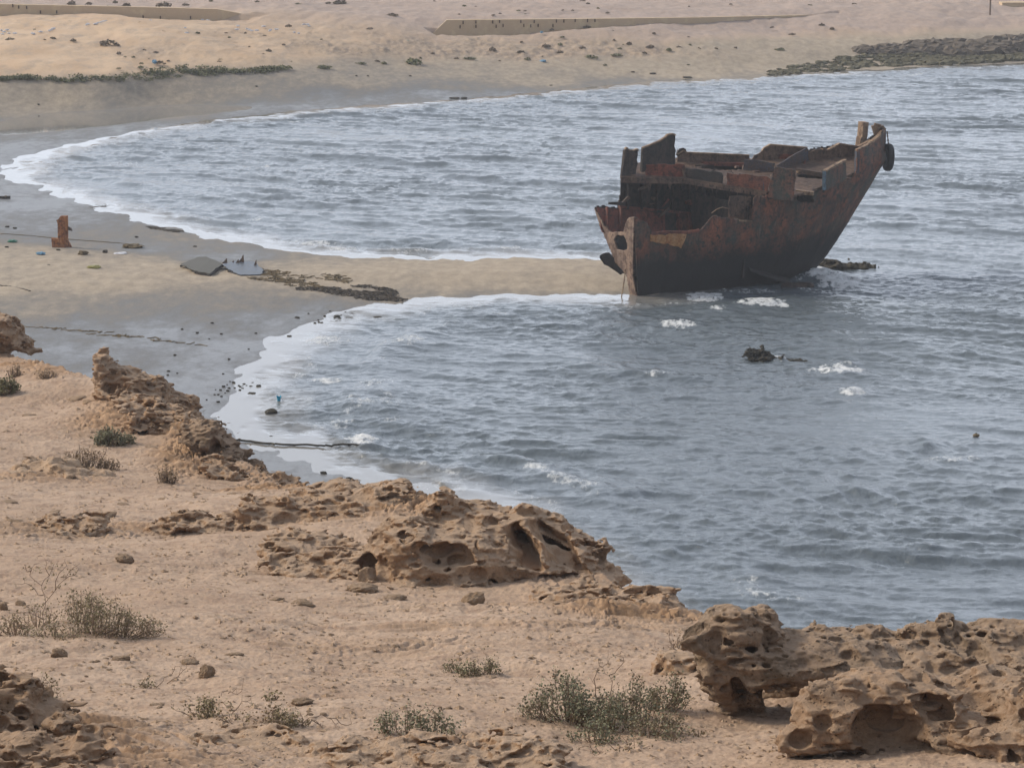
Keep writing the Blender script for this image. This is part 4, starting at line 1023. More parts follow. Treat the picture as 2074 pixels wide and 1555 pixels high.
# bilge keel, rudder, hanging rod, bent rail
fo = lambda o: (lambda l, z: star(l, z) - o)
plate('bilge_keel', [hit(1515,540,fo(-.02)), hit(1560,553,fo(.02)), hit(1622,571,fo(.05)), hit(1628,575,fo(.55)), hit(1570,566,fo(.50)), hit(1520,549,fo(.2))], MR_HULL, (0, .02, .05))
rp = to_ship(at_y(1235, 528, SHIP_O[1]+1.5))
plate('rudder', [to_ship(at_y(x, y, SHIP_O[1]+1.5)) for x, y in ((1216,522),(1221,514),(1232,512),(1244,526),(1262,552),(1258,556),(1240,543),(1225,535))], MR_DARK, (.14, .1, 0))
mm = MB(); mm.tube([to_ship(at_y(x, y, SHIP_O[1]+dy)) for x, y, dy in ((1267,545,.35), (1264,570,.25), (1261,590,.1), (1257,609,-.2))], .025); mm.build('hanging_rod', MR_TAN, ship)
mm = MB(); mm.tube([hit(x, y, fo(-.3)) for x, y in ((1441,432),(1452,424),(1463,420),(1476,423))], .022); mm.build('bent_pipe', MR_TAN, ship)
mm = MB(); mm.bar(hit(1497,447,fo(.02)), hit(1522,448,fo(.02)), .10, .06); mm.build('rubbing_strake', MR_TAN, ship)
strip([(1408,334),(1514,334),(1514,356),(1408,356)], 'hold_dark_sheet', MR_DARK, .45)  # dark sheet added behind the deck opening so it looks shaded inside
for i in range(34):
    x = _pr.uniform(1310, 1740); y = np.interp(x, [1310, 1400, 1550, 1740], [345, 340, 352, 318]) + _pr.uniform(-14, 16); p = on_deck(x, y); a = _pr.uniform(0, 3); l_ = _pr.uniform(.12, .5); mm = MB()
    mm.bar(p + np.array([0, 0, .04]), p + np.array([math.cos(a)*l_, math.sin(a)*l_, .04 + _pr.uniform(0, .28)]), _pr.uniform(.03, .09), _pr.uniform(.02, .10), taper=.6); mm.build('rust_scrap', [MR_BROWN, MR_DARK, MR_RED, MR_TAN][i % 4], ship)
for x0, x1 in ((1388, 346), (1420, 350), (1446, 354), (1580, 345), (1598, 349)):
    p = on_deck(x0, x1+20); mm = MB(); mm.bar(p, p + np.array([_pr.normal(0, .06), _pr.normal(0, .06), _pr.uniform(.25, .5)]), .07, .10, taper=.7); mm.build('broken_stanchion', MR_BROWN, ship)
for x in np.linspace(1262, 1550, 22):
    y = np.interp(x, [1258, 1385, 1463, 1552], [364, 366, 379, 393]); p = on_deck(x, y); mm = MB(); mm.prism(torn([p + np.array([-.10, 0, 0]), p + np.array([.10, 0, 0]), p + np.array([_pr.uniform(-.08, .08), 0, -_pr.uniform(.12, .45)])], .03), (.01, .03, 0)); mm.build('torn_plate', MR_DARK if _pr.random() < .6 else MR_BROWN, ship)
for i in range(14):
    x = _pr.uniform(1262, 1460); y = _pr.uniform(372, 428); fn_ = (lambda o: (lambda l, z: port(l, z) - o))(_pr.uniform(.2, .7)); a = hit(x, y, fn_); mm = MB()
    mm.bar(a, a + np.array([_pr.uniform(-.7, .7), _pr.uniform(-.1, .1), _pr.uniform(-.35, .1)]), _pr.uniform(.05, .12), _pr.uniform(.04, .14), taper=.7); mm.build('hold_debris', [MR_BROWN, MR_DARK, MR_RED][i % 3], ship)
# loose scraps on the deck
for i, (x, y, s_, m_) in enumerate(((1318,333,.22,MR_TAN), (1372,345,.16,MR_STERN), (1475,350,.12,MR_STERN), (1492,341,.10,MR_STERN), (1530,352,.2,MR_STERN), (1630,372,.16,MR_STERN), (1640,381,.12,MR_STERN), (1717,366,.14,MR_STERN), (1616,352,.2,MR_TAN))):
    p = on_deck(x, y); mm = MB(); a = i*1.3
    mm.prism([p+np.array([math.cos(a+t)*s_*r_, math.sin(a+t)*s_*r_, .05]) for t, r_ in ((0, 1), (1.2, .7), (2.4, 1.1), (3.5, .6), (5, .9))], (.02, .01, s_*.7)); o = mm.build('rust_scrap', m_, ship)

# tyre fender hung over the bow
tc = at_y(1799, 319, to_world(sp)[1] - .05)
def tyre():
    V = []; F = []; nu, nv = 48, 20; Rr, rr = .41, .135
    for i in range(nu):
        a = math.tau*i/nu
        for j in range(nv):
            b = math.tau*j/nv; cb, sb = math.cos(b), math.sin(b)
            sq = (abs(cb)**4 + abs(sb)**4)**-.25
            rad = Rr + rr*cb*sq*1.0 - (.012 if (i % 2 and cb > .6) else 0); wd = .125*sb*sq
            V.append((wd, rad*math.cos(a), rad*math.sin(a)))
    for i in range(nu):
        for j in range(nv): F.append((i*nv+j, ((i+1) % nu)*nv+j, ((i+1) % nu)*nv+(j+1) % nv, i*nv+(j+1) % nv))
    root = empty('tyre', tuple(tc)); root.rotation_euler = (0, R(3), R(8)); tag(root, 'black tyre hung on a chain over the bow as a fender', 'tyre')
    link('casing', mesh_np('casing', V, F), M_TYRE, root)
    mm = MB(); top = np.array([-.13, 0, 1.0])
    for i in range(9):
        t0, t1 = i/9, (i+1.25)/9; a = np.array([-.13, 0, 1.02])*(1-t0) + np.array([0, 0, .36])*t0; b = np.array([-.13, 0, 1.02])*(1-t1) + np.array([0, 0, .36])*t1
        mm.bar(a, b, .05 if i % 2 else .025, .025 if i % 2 else .05)
    mm.build('chain', MR_BROWN, root)
tyre()
# ------------------------------------------------------------------ plants on the slope
def leaf_mat(name, a, b, c_):
    N = NT(name); oi = N.noise(23, 3, .6); o2 = N.noise(3.5, 3, .6)
    c = N.mix(N.rng(oi, .35, .65), a, b); c = N.mix(N.rng(o2, .52, .7), c, c_)
    return N.out(c, .75, None, .25)
ML_SALT = leaf_mat('saltbush_leaf', (.160, .158, .094), (.24, .23, .15), (.235, .175, .105))
ML_OLIVE = leaf_mat('olive_leaf', (.21, .175, .095), (.27, .225, .13), (.25, .17, .10))
ML_DRY = leaf_mat('dry_leaf', (.23, .165, .098), (.30, .215, .13), (.17, .12, .078))
ML_GREEN = leaf_mat('green_leaf', (.16, .15, .08), (.22, .205, .115), (.21, .165, .10))
N = NT('twig_bark'); M_TWIG = N.out(N.mix(N.noise(30, 4), (.17, .118, .085), (.28, .21, .155)), .9, N.bump(N.noise(60, 3), .4, .004), .2)
N = NT('dead_twig'); M_DEAD = N.out(N.mix(N.noise(30, 4), (.165, .115, .085), (.27, .205, .155)), .9, None, .2)

def shrub(name, label, crowns, twigs=(), leaf=None, bark=None, seed=1, lsize=.016, group=None, stray=.3, cat='shrub', ground=on_slope):
    """crowns: (px, py, half width m, height m, stems, leaves per stem, lean x); twigs: pixel paths drawn as bare branches"""
    rr = np.random.default_rng(seed); leaf = leaf or ML_SALT; bark = bark or M_TWIG
    base = ground(crowns[0][0], crowns[0][1]) if crowns else ground(*twigs[0][0])
    root = empty(name, tuple(base)); tag(root, label, cat, group)
    mb = MB(); LV = []; Y0 = base[1]; px_m = Y0/FPX*2.03; rmin = max(.0022, px_m*.28)
    def leafy(p, d, k, sp):
        for _ in range(k):
            c = p + rr.normal(0, sp, 3); n = rr.normal(0, 1, 3); n /= np.linalg.norm(n); t = np.cross(n, rr.normal(0, 1, 3)); t /= np.linalg.norm(t); u = np.cross(n, t)
            L_ = lsize*rr.uniform(.6, 1.35); W_ = L_*rr.uniform(.35, .6)
            LV.append(np.array([c, c+t*L_*.5+u*W_, c+t*L_, c+t*L_*.5-u*W_]))
    for (px, py, hw, ht, ns, nl, lean) in crowns:
        c0 = ground(px, py) - base
        for s in range(ns):
            az = rr.uniform(0, math.tau); rad = math.sqrt(rr.uniform(0.02, 1)); ex = hw*rad*math.cos(az) + lean; ey = hw*.75*rad*math.sin(az); ez = ht*(1.05-.75*rad**1.6)*rr.uniform(.7, 1.12)
            st = c0 + np.array([ex*.22, ey*.22, -.02]); en = c0 + np.array([ex, ey, max(ez, .02)]); mid = (st+en)/2 + np.array([ex*.22, ey*.22, -ht*.10]) + rr.normal(0, .05*hw, 3)
            mid2 = en*.75 + mid*.25 + rr.normal(0, .035*hw, 3)
            pts = [st, mid, mid2, en]; r0 = rmin*rr.uniform(1.2, 2.0)
            mb.tube(pts, [r0, r0*.85, rmin, rmin*.8], 4)
            for q in range(max(2, nl//7)):
                t = rr.uniform(.30, 1.0)**.8; p = (mid*(1-t)+en*t) if t > .5 else (st*(1-2*t)+mid*2*t)
                tw = p + rr.normal(0, 1, 3)*np.array([.13, .13, .09])*hw + np.array([0, 0, .05*ht])
                tw[2] = max(tw[2], c0[2]+.005)
                if q % 2 == 0: mb.tube([p, (p+tw)/2 + rr.normal(0, .01, 3), tw], rmin*.7, 3)
                leafy(tw, None, 5, .028*max(hw, .3)/.3)
    if mb.v: mb.build('stems', bark, root, True)
    for tw in twigs:
        mb = MB(); P = [at_y(x, y, Y0 + .04*rr.normal()) - base for x, y in tw]
        Q = []
        for a, b in zip(P[:-1], P[1:]):
            Q += [a, (a+b)/2 + rr.normal(0, .012, 3)]
        Q.append(P[-1]); mb.tube(Q, np.linspace(rmin*1.7, rmin*.8, len(Q)), 4)
        for p in Q[2:]:
            if rr.random() < .6:
                e = p + rr.normal(0, .03, 3) + np.array([0, 0, .02]); mb.tube([p, e], rmin*.7, 3)
                if rr.random() < stray: leafy(e, None, 6, .012)
        mb.build('branch', bark, root, True)
    if LV:
        V = np.concatenate(LV); F = np.arange(len(V)).reshape(-1, 4); link('foliage', mesh_np('foliage', V, F, False), leaf, root)
    return root

shrub('saltbush', 'dense grey-green saltbush with two bare looping twigs, left of the mushroom-shaped rock',
      [(1240,1482,.17,.27,26,60,0),(1150,1462,.22,.36,40,70,-.03),(1195,1470,.17,.26,26,60,0),(1275,1455,.17,.27,28,60,.02),(1335,1440,.14,.30,26,60,.08),(1310,1492,.20,.17,28,50,.06),(1200,1505,.16,.15,20,50,0),(1110,1455,.12,.16,14,40,-.05),(1260,1520,.26,.07,16,20,0),(1360,1500,.12,.07,10,24,0)],
      [[(1225,1415),(1207,1412),(1203,1375),(1210,1355),(1220,1350),(1235,1332),(1258,1318)], [(1228,1412),(1238,1395),(1235,1368),(1222,1355)], [(1235,1366),(1250,1355),(1262,1330),(1264,1325)], [(1222,1352),(1214,1348),(1213,1342)]], ML_SALT, seed=3)
shrub('straggly_shrub', 'large straggly thorn shrub with a tall forked branch, at the left edge of the slope',
      [(190,1285,.30,.36,46,46,.05),(110,1292,.30,.12,30,28,0),(250,1290,.26,.22,34,40,.10),(160,1262,.20,.34,24,44,.04),(30,1285,.22,.16,34,8,-.05),(75,1270,.25,.20,24,10,0),(290,1285,.10,.13,10,30,.05)],
      [[(80,1285),(88,1262),(92,1225),(88,1200),(84,1185),(60,1165),(64,1150),(80,1140)], [(88,1225),(112,1195),(132,1172),(150,1148),(162,1140)], [(84,1185),(100,1165),(108,1145),(104,1138)], [(112,1195),(120,1160),(135,1145),(132,1130)], [(88,1205),(70,1192),(50,1180),(30,1182)],
       [(132,1172),(150,1165),(160,1150)], [(64,1155),(52,1150),(50,1142)], [(100,1165),(92,1150),(95,1140)], [(110,1288),(140,1296),(170,1292)], [(90,1255),(60,1240),(20,1242)]], ML_OLIVE, seed=5, stray=.85)
shrub('creeping_plant', 'low creeping plant trailing sideways on the sand, behind the flat slab',
      [(430,1452,.10,.12,12,50,-.03),(545,1462,.16,.08,16,50,.05),(480,1462,.16,.05,14,18,0),(600,1468,.07,.05,8,40,0)],
      [[(470,1456),(476,1438),(466,1430),(452,1422),(424,1420)], [(474,1440),(485,1428),(500,1420),(508,1412)], [(440,1460),(400,1455),(372,1442),(362,1432)], [(400,1455),(385,1440),(374,1428)]], ML_OLIVE, seed=7, stray=.7)
shrub('arching_dead_twigs', 'bare reddish twigs arching just right of the creeping plant', [],
      [[(598,1472),(620,1458),(640,1452),(662,1452),(680,1468),(690,1482)], [(605,1474),(632,1458),(650,1470),(676,1482)], [(612,1470),(612,1450),(610,1443)], [(662,1453),(690,1465),(712,1464)], [(630,1456),(645,1466),(652,1474)]], bark=M_DEAD, seed=9, stray=0, cat='twigs')
shrub('small_bush', 'small grey-green bush with open stems rooted at the pitted slab',
      [(868,1494,.15,.16,18,50,.03),(800,1486,.08,.15,10,44,-.06),(825,1492,.13,.28,12,40,.0),(908,1502,.08,.08,8,40,.06)],
      [[(818,1496),(830,1478),(838,1455),(850,1440),(862,1432)], [(838,1455),(870,1442),(885,1430)], [(860,1460),(880,1452),(900,1450)], [(880,1452),(892,1440),(888,1428)]], ML_SALT, seed=11, stray=.8)
shrub('spiky_tuft', 'lone spiky green tuft in the middle of the sandy slope',
      [(955,1368,.10,.09,22,40,-.02),(980,1366,.08,.13,16,40,.05),(930,1360,.06,.09,10,36,-.05)], [[(985,1360),(990,1340),(984,1325),(975,1312)], [(962,1362),(960,1340),(961,1330)]], ML_GREEN, seed=13, lsize=.014)
shrub('dry_sticks', 'two thin dry sticks leaning over a sprig, near the round hollow stone', [(292,1394,.06,.05,8,24,0)],
      [[(316,1392),(332,1372),(352,1358),(368,1348)], [(338,1384),(360,1370),(378,1352)], [(282,1390),(292,1376),(304,1370)]], ML_OLIVE, M_DEAD, seed=15, stray=.2, cat='twigs')
shrub('sparse_plant', 'sparse twiggy plant growing on the reddish-brown corner rock', [(95,1412,.08,.10,10,24,0)],
      [[(100,1415),(96,1395),(88,1380),(80,1374)], [(96,1396),(104,1388),(108,1378)], [(100,1412),(112,1402),(124,1398)], [(70,1384),(55,1376),(48,1374)]], ML_OLIVE, seed=17, stray=.8)
shrub('rounded_shrub', 'rounded grey-green shrub on the slope below the pinnacle rock', [(222,902,.24,.26,44,50,0),(245,900,.16,.18,20,40,.05)], [], ML_SALT, seed=19, lsize=.03)
shrub('dry_shrub', 'brown dry shrub with upright twigs, in front of the rounded grey-green shrub', [(175,950,.33,.32,70,16,0),(215,952,.18,.20,24,16,.08)], [[(150,948),(140,925),(132,905)], [(170,940),(166,915),(160,900)], [(200,945),(212,920),(215,905)]], ML_DRY, M_DEAD, seed=21, lsize=.025)
shrub('grey_dry_shrub', 'small greyish dead shrub alone to the right of the brown dry shrub', [(340,980,.17,.26,40,10,0)], [], ML_DRY, M_TWIG, seed=23, lsize=.025)
shrub('half_hidden_shrub', 'dark green shrub cut by the left frame edge on the upper slope', [(10,798,.24,.30,40,50,0)], [], ML_GREEN, seed=25, lsize=.035)
shrub('twiggy_clump', 'twiggy brown clump beneath the rock that juts over the beach', [(30,765,.16,.22,30,8,0)], [], ML_DRY, seed=27, lsize=.025)
shrub('twiggy_clump', 'pale twiggy clump on the slope left of the pinnacle rock', [(98,768,.22,.18,34,8,0)], [], ML_DRY, M_DEAD, seed=29, lsize=.025)
shrub('bare_twigs', 'bare upright twigs behind the low hollow boulder', [(1385,1318,.16,.14,16,3,0)], [[(1362,1322),(1358,1300),(1360,1278)], [(1368,1322),(1364,1305),(1355,1290)], [(1330,1322),(1326,1305),(1328,1292)]], ML_DRY, seed=31, stray=.1, cat='twigs')
shrub('tiny_sprig', 'tiny yellow-green sprig right of the creeping plant', [(550,1418,.05,.05,8,30,0)], [], ML_OLIVE, seed=33)
shrub('dry_twigs', 'short reddish twigs lying behind the creeping plant', [], [[(435,1412),(450,1400),(470,1402),(492,1395)], [(462,1404),(480,1406),(490,1396)]], bark=M_DEAD, seed=35, stray=.2, cat='twigs')
shrub('ground_sprig', 'thin green ground sprig right of the saltbush, before the mushroom-shaped rock', [(1415,1490,.09,.05,10,20,0)], [[(1395,1504),(1430,1496),(1470,1498)]], ML_OLIVE, seed=37)

# ------------------------------------------------------------------ loose stones
def ico(sub):
    t = (1+5**.5)/2
    V = np.array([(-1,t,0),(1,t,0),(-1,-t,0),(1,-t,0),(0,-1,t),(0,1,t),(0,-1,-t),(0,1,-t),(t,0,-1),(t,0,1),(-t,0,-1),(-t,0,1)], float); V /= np.linalg.norm(V[0])
    F = np.array([(0,11,5),(0,5,1),(0,1,7),(0,7,10),(0,10,11),(1,5,9),(5,11,4),(11,10,2),(10,7,6),(7,1,8),(3,9,4),(3,4,2),(3,2,6),(3,6,8),(3,8,9),(4,9,5),(2,4,11),(6,2,10),(8,6,7),(9,8,1)])
    for _ in range(sub):
        E = {}; V = list(V); nf = []
        def mid(a, b):
            k = (min(a, b), max(a, b))
            if k not in E: m = (V[a]+V[b]); E[k] = len(V); V.append(m/np.linalg.norm(m))
            return E[k]
        for a, b, c in F: x, y, z = mid(a, b), mid(b, c), mid(c, a); nf += [(a, x, z), (b, y, x), (c, z, y), (x, y, z)]
        F = np.array(nf); V = np.array(V)
    return V, F
_iv, _if = ico(3); _iv4, _if4 = ico(4)
def stone_mesh(seed, big=False, pit=True):
    V, F = (_iv4, _if4) if big else (_iv, _if); rr = np.random.default_rng(seed); V = V.copy()
    for _ in range(7):                                    # knock flat faces off
        n = rr.normal(0, 1, 3); n /= np.linalg.norm(n); d = rr.uniform(.55, .9); e = np.maximum(V @ n - d, 0); V -= e[:, None]*n*.85
    V *= (1 + .22*fbm3(V*1.3, 2, seed) + .10*fbm3(V*4.0, 3, seed+3))[:, None]
    if pit: V *= (1 - .35*np.maximum(-pits3((V*1.6).astype(np.float32), seed, .1, .5, .6), 0))[:, None]
    return mesh_np('stone', V, F)
_stones = [stone_mesh(500+i) for i in range(9)]
for m_ in _stones: m_.materials.append(M_STONE)
def stone(name, label, px, py, w, h, k=0, depth=.8, group=None, cat='stone', mesh=None, mat=None, rotz=None, where=on_slope, sink=.25, tilt=0):
    p = where(px, py + h*.3); s = p[1]/FPX
    o = bpy.data.objects.new(name, mesh or _stones[k % 9]); COL.objects.link(o)
    if mesh is not None and not mesh.materials: mesh.materials.append(mat or M_STONE)
    o.scale = (w*s/2, w*s/2*depth, h*s/2); o.location = (p[0], p[1], p[2] + h*s/2*(1-2*sink)); o.rotation_euler = (0, tilt, 0)
    return tag(o, label, cat, group, 'thing')
for i, (lab, px, py, w, h, t) in enumerate((
        ('pale chunky stone with a dark notch, leaning at the foot of the honeycombed ridge', 957, 1215, 56, 36, -.45), ('upright orange slab stone leaning in the undercut ledge', 622, 1042, 50, 38, .3), ('flat tilted slab lying beside the upright orange slab', 580, 1052, 44, 20, -.5),
        ('squarish tan stone alone below the curved ledge', 251, 1131, 42, 22, 0), ('lumpy brown stone below the straggly shrub', 118, 1322, 40, 30, .1), ('round hollow stone with a dark mossy side', 420, 1360, 38, 36, 0),
        ('orange-brown flat stone between the creeping plant and the tuft', 612, 1420, 48, 20, 0), ('long low stone right of the lumpy brown stone', 248, 1333, 46, 15, 0), ('low reddish stone just left of the round hollow stone', 386, 1340, 40, 18, 0),
        ('small tan stone in shade beside the straggly shrub', 42, 1222, 24, 16, 0), ('stone at the far left behind the straggly shrub', 6, 1228, 26, 22, 0), ('flat tan stone on the slope left of the pale chunky stone', 615, 1220, 50, 15, 0),
        ('little wedge stone left of the flat tan stone', 562, 1212, 36, 10, 0), ('low slab stone resting under the ridge foot', 800, 1210, 48, 16, 0), ('angular slab under the ledge, far from the ridge', 735, 1190, 66, 24, 0),
        ('rounded boulder half buried at the left end of the honeycombed ridge', 745, 1165, 44, 40, 0), ('flat stone in front of the ledge rock', 705, 1128, 40, 16, 0), ('thin stone on open sand, right of the curved ledge', 640, 1160, 62, 16, 0), ('small angular stone near the lone spiky tuft', 800, 1312, 22, 18, 0),
        ('flat stone near the dry sticks', 318, 1426, 32, 8, 0), ('thin stone above the round hollow stone', 475, 1324, 42, 10, 0), ('smooth grey stone on the broken flat slab', 412, 1512, 22, 10, 0), ('grey cobble beside the knobbly rock', 212, 1472, 22, 22, 0))):
    m_ = stone_mesh(600+i, True); stone('stone', lab, px, py, w, h, mesh=m_, tilt=t, depth=.75)
rr = np.random.default_rng(77); n_ = 0
while n_ < 240:
    px, py = rr.uniform(-10, 1450), rr.uniform(1070, 1545)
    if n2(np.array([px*.009]), np.array([py*.02]), 92)[0] < rr.uniform(-.35, .25) or py < 1100 + max(0, (px-500))*.16 or (px > 1300 and py > 1300): continue
    w_ = rr.uniform(5, 15)*(.7 + .6*(py-1070)/470); stone('pebble', 'small tan stone lying loose on the sandy slope', px, py, w_, w_*rr.uniform(.35, .6), k=n_, group='small loose stones on the sandy slope', cat='stone', tilt=rr.uniform(-.3, .3), sink=.32); n_ += 1

def scatter_gravel(name, n, seed, sz, mat, zone):
    rr = np.random.default_rng(seed); me0 = fore.data; nv = len(me0.vertices); co_ = np.empty(nv*3, np.float32); me0.vertices.foreach_get('co', co_); co_ = co_.reshape(-1, 3)
    ok = np.where((co_[:, 1] > 15.5) & (co_[:, 1] < 50) & (np.abs(co_[:, 0]) < co_[:, 1]*.19) & zone(co_))[0]
    c = co_[rr.choice(ok, n)]; O = np.array([(1,0,0),(0,1,0),(-1,0,0),(0,-1,0),(0,0,.7),(0,0,-.7)], float)
    FO = np.array([(0,1,4),(1,2,4),(2,3,4),(3,0,4),(1,0,5),(2,1,5),(3,2,5),(0,3,5)])
    s = (sz[0] + (sz[1]-sz[0])*rr.random(n)**3)[:, None, None]*(.7 + c[:, 1]/40)[:, None, None]
    V = O[None]*s*rr.uniform(.5, 1.4, (n, 6, 1))*np.array([1, 1, .6]) + c[:, None]
    F = FO[None] + (np.arange(n)*6)[:, None, None]
    return tag(link(name, mesh_np(name, V.reshape(-1, 3), F.reshape(-1, 3), False), mat), 'fine stony grit strewn over the sandy slope', 'gravel', kind='stuff')
scatter_gravel('gravel', 16000, 90, (.006, .034), M_STONE, lambda c: n2(c[:, 0]*.9, c[:, 1]*.7, 91) > -.25 + .0*c[:, 0])

rr = np.random.default_rng(78)
for i, (px, py, w_, h_) in enumerate(((160,806,46,16),(185,815,40,12),(255,870,30,9),(310,905,34,10),(210,840,26,8),(360,935,28,8),(420,965,30,9),(470,1000,26,9),(60,840,30,8),(130,870,26,7),(400,1000,24,8),(330,1010,22,7),(250,1020,26,8),(560,1010,26,8),(20,1015,34,10),(110,1035,30,9),(30,1055,44,14),(215,1042,50,18),(345,1052,30,10))):
    stone('slope_stone', 'brown broken stone on the upper part of the slope', px, py, w_, h_, k=i, group='broken stones on the upper slope', sink=.35, tilt=rr.uniform(-.2, .2))
# ------------------------------------------------------------------ things on the beach
MR_POST = M_rust('post_rust', [(.36,.150,.062), (.43,.20,.085), (.17,.07,.04)], pale=.2)
def rusty_post():
    b = on_beach(130, 500); s = b[1]/FPX; root = empty('rusty_post', tuple(b)); tag(root, 'upright orange rusted iron post with a bent foot, standing on the beach', 'post')
    q = lambda x, y, dy=0.0: np.array([(x-130)*s, dy, (500-y)*s*1.02])
    m = MB(); m.prism([q(124,502),(q(122,470)),q(122,442),q(126,437),q(139,437),q(139,460),q(138,485),q(146,502)], (.02, .10, 0)); m.build('web_plate', MR_POST, root)
    m = MB(); m.prism([q(119,500,-.12),q(120,455,-.14),q(119,446,-.14),q(124,441,-.1),q(125,462,-.1),q(128,500,-.1)], (.03, .05, 0)); m.build('flange', MR_POST, root)
    m = MB(); m.prism([q(106,481,-.2),q(120,482,-.16),q(124,492,-.14),q(118,500,-.2),q(108,501,-.26)], (.01, .05, .03)); m.prism([q(108,500,-.28),q(134,494,-.2),q(136,503,-.25),q(112,504,-.3)], (0, .04, .03)); m.build('foot_plate', MR_POST, root)
    m = MB(); m.prism([q(138,458,.02),q(146,463,.02),q(147,468,.02),q(139,466,.02)], (.02, .08, 0)); m.prism([q(116,446,-.1),q(122,443,-.1),q(122,449,-.1)], (.02, .06, 0)); m.build('bracket', MR_BROWN, root)
rusty_post()
N = NT('weathered_board'); wd = N.noise(6, 6, .7, N.mapping((1, 9, 1))); M_BOARD = N.out(N.mix(N.rng(wd, .35, .65), (.075, .074, .068), (.13, .125, .108)), .8, N.bump(wd, .4, .01), .3)
N = NT('wet_board'); wd = N.noise(6, 6, .7); M_BOARDB = N.out(N.mix(N.rng(wd, .4, .6), (.075, .078, .078), (.085, .105, .145)), .45, N.bump(wd, .4, .01), .4)
def panel_thing(name, label, px, lift, mat, cat, teeth=()):
    P = beach_pts(np.array([p[0] for p in px], float), np.array([p[1] for p in px], float)); P[:, 2] = P[:, 2].mean() + np.array(lift)
    c = P.mean(0); root = empty(name, tuple(c)); tag(root, label, cat)
    m = MB(); m.prism(torn(list(P-c), .03), (0, 0, .035)); m.build('board', mat, root)
    m = MB()
    for a, b in zip(P[:-1], P[1:]): m.bar(a-c-np.array([0, 0, .06]), b-c-np.array([0, 0, .06]), .06, .07)
    m.build('batten', MR_DARK, root)
    for (x, y, h, w_) in teeth:
        p = beach_pts(np.array([x]), np.array([y]))[0]-c; p[2] = .02; m = MB(); m.prism([p+np.array([-w_, 0, 0]), p+np.array([w_*.3, .05, h*.6]), p+np.array([w_*.8, 0, h]), p+np.array([w_, 0, 0])], (.02, .08, 0)); m.build('broken_rib', MR_BROWN, root)
panel_thing('hatch_panel', 'grey weathered hatch panel lying on the sand, its near edge raised', [(366,542),(400,533),(418,534),(450,545),(425,558),(395,553)], [.13,.20,.22,.18,.10,.12], M_BOARD, 'panel')
panel_thing('broken_panel', 'blue-grey broken panel with upright jagged ribs, right of the hatch panel', [(450,544),(478,539),(515,540),(534,553),(528,558),(488,559),(462,551)], [.15,.17,.15,.08,.05,.06,.12], M_BOARDB, 'panel', [(455,541,.20,.10), (480,542,.18,.08), (488,541,.32,.12), (517,545,.20,.05), (470,541,.10,.08)])

# seaweed washed up on the spit
def seaweed(name, label, lobes, n, seed, mat, ln=.35, hgt=.05):
    rr = np.random.default_rng(seed); w_ = np.array([l[2]*l[3] for l in lobes], float); w_ /= w_.sum(); pick = rr.choice(len(lobes), n, p=w_); L_ = np.array(lobes, float)[pick]
    a = rr.uniform(0, math.tau, n); r_ = np.sqrt(rr.random(n)); px = L_[:, 0]+L_[:, 2]*r_*np.cos(a) ; py = L_[:, 1]+L_[:, 3]*r_*np.sin(a) + (px-L_[:, 0])*L_[:, 4]
    P = beach_pts(px, py); V = []; F = []
    for i, p in enumerate(P):
        th = rr.uniform(-.6, .6); l_ = ln*rr.uniform(.3, 1.2); d = np.array([math.cos(th), math.sin(th), 0]); s_ = np.array([-d[1], d[0], 0]); w1 = .019*rr.uniform(.5, 1.6); k = len(V)
        for t in (-.5, -.15, .2, .5):
            c = p + d*l_*t + s_*.08*rr.normal() + np.array([0, 0, rr.uniform(.0, hgt)]); V += [c - s_*w1 + np.array([0, 0, .0]), c + np.array([0, 0, .02+hgt*rr.random()]), c + s_*w1]
        for j in range(3):
            for q in range(2): b = k+j*3+q; F.append((b, b+1, b+4, b+3))
    return tag(link(name, mesh_np(name, V, F), mat), label, 'seaweed', kind='stuff')
N = NT('wet_seaweed'); M_WEED = N.out(N.mix(N.noise(4, 5, .7), (.030, .026, .022), (.085, .065, .048)), .6, None, .35)
N = NT('dry_seaweed'); M_WEEDB = N.out(N.mix(N.noise(4, 5, .7), (.10, .075, .045), (.19, .145, .085)), .8, None, .2)
N = NT('dead_grass'); M_CREEP = N.out(N.mix(N.noise(6, 5, .7), (.12, .088, .055), (.22, .17, .115)), .9, None, .2)
seaweed('seaweed', 'dark wet seaweed washed up along the spit edge', [(700,594,60,6,.12),(760,600,50,8,.1),(645,586,50,3,0),(782,590,22,5,.25),(770,606,50,3,.02),(735,581,28,2.5,.05),(800,608,24,2,0)], 520, 41, M_WEED, .28, .03)
seaweed('dry_seaweed', 'brown drying seaweed scattered beside the panels', [(600,573,60,8,.15),(560,553,25,5,0),(680,565,28,8,.2),(620,562,30,3,.1),(560,568,60,3,.08),(530,552,60,6,.1)], 260, 42, M_WEEDB, .3, .02)
seaweed('drift_line', 'thin dark drift line on the grey beach', [(140,668,90,1.5,.07),(250,681,70,2,.07),(360,694,60,1.2,.1)], 60, 43, M_WEEDB, .35, .005)
seaweed('tide_wrack', 'bits of dark wrack in the upper swash', [(230,418,40,2,.1),(320,464,26,3,.12),(350,468,24,2,.1),(205,420,20,1.5,0)], 90, 44, M_WEED, .3, .02)

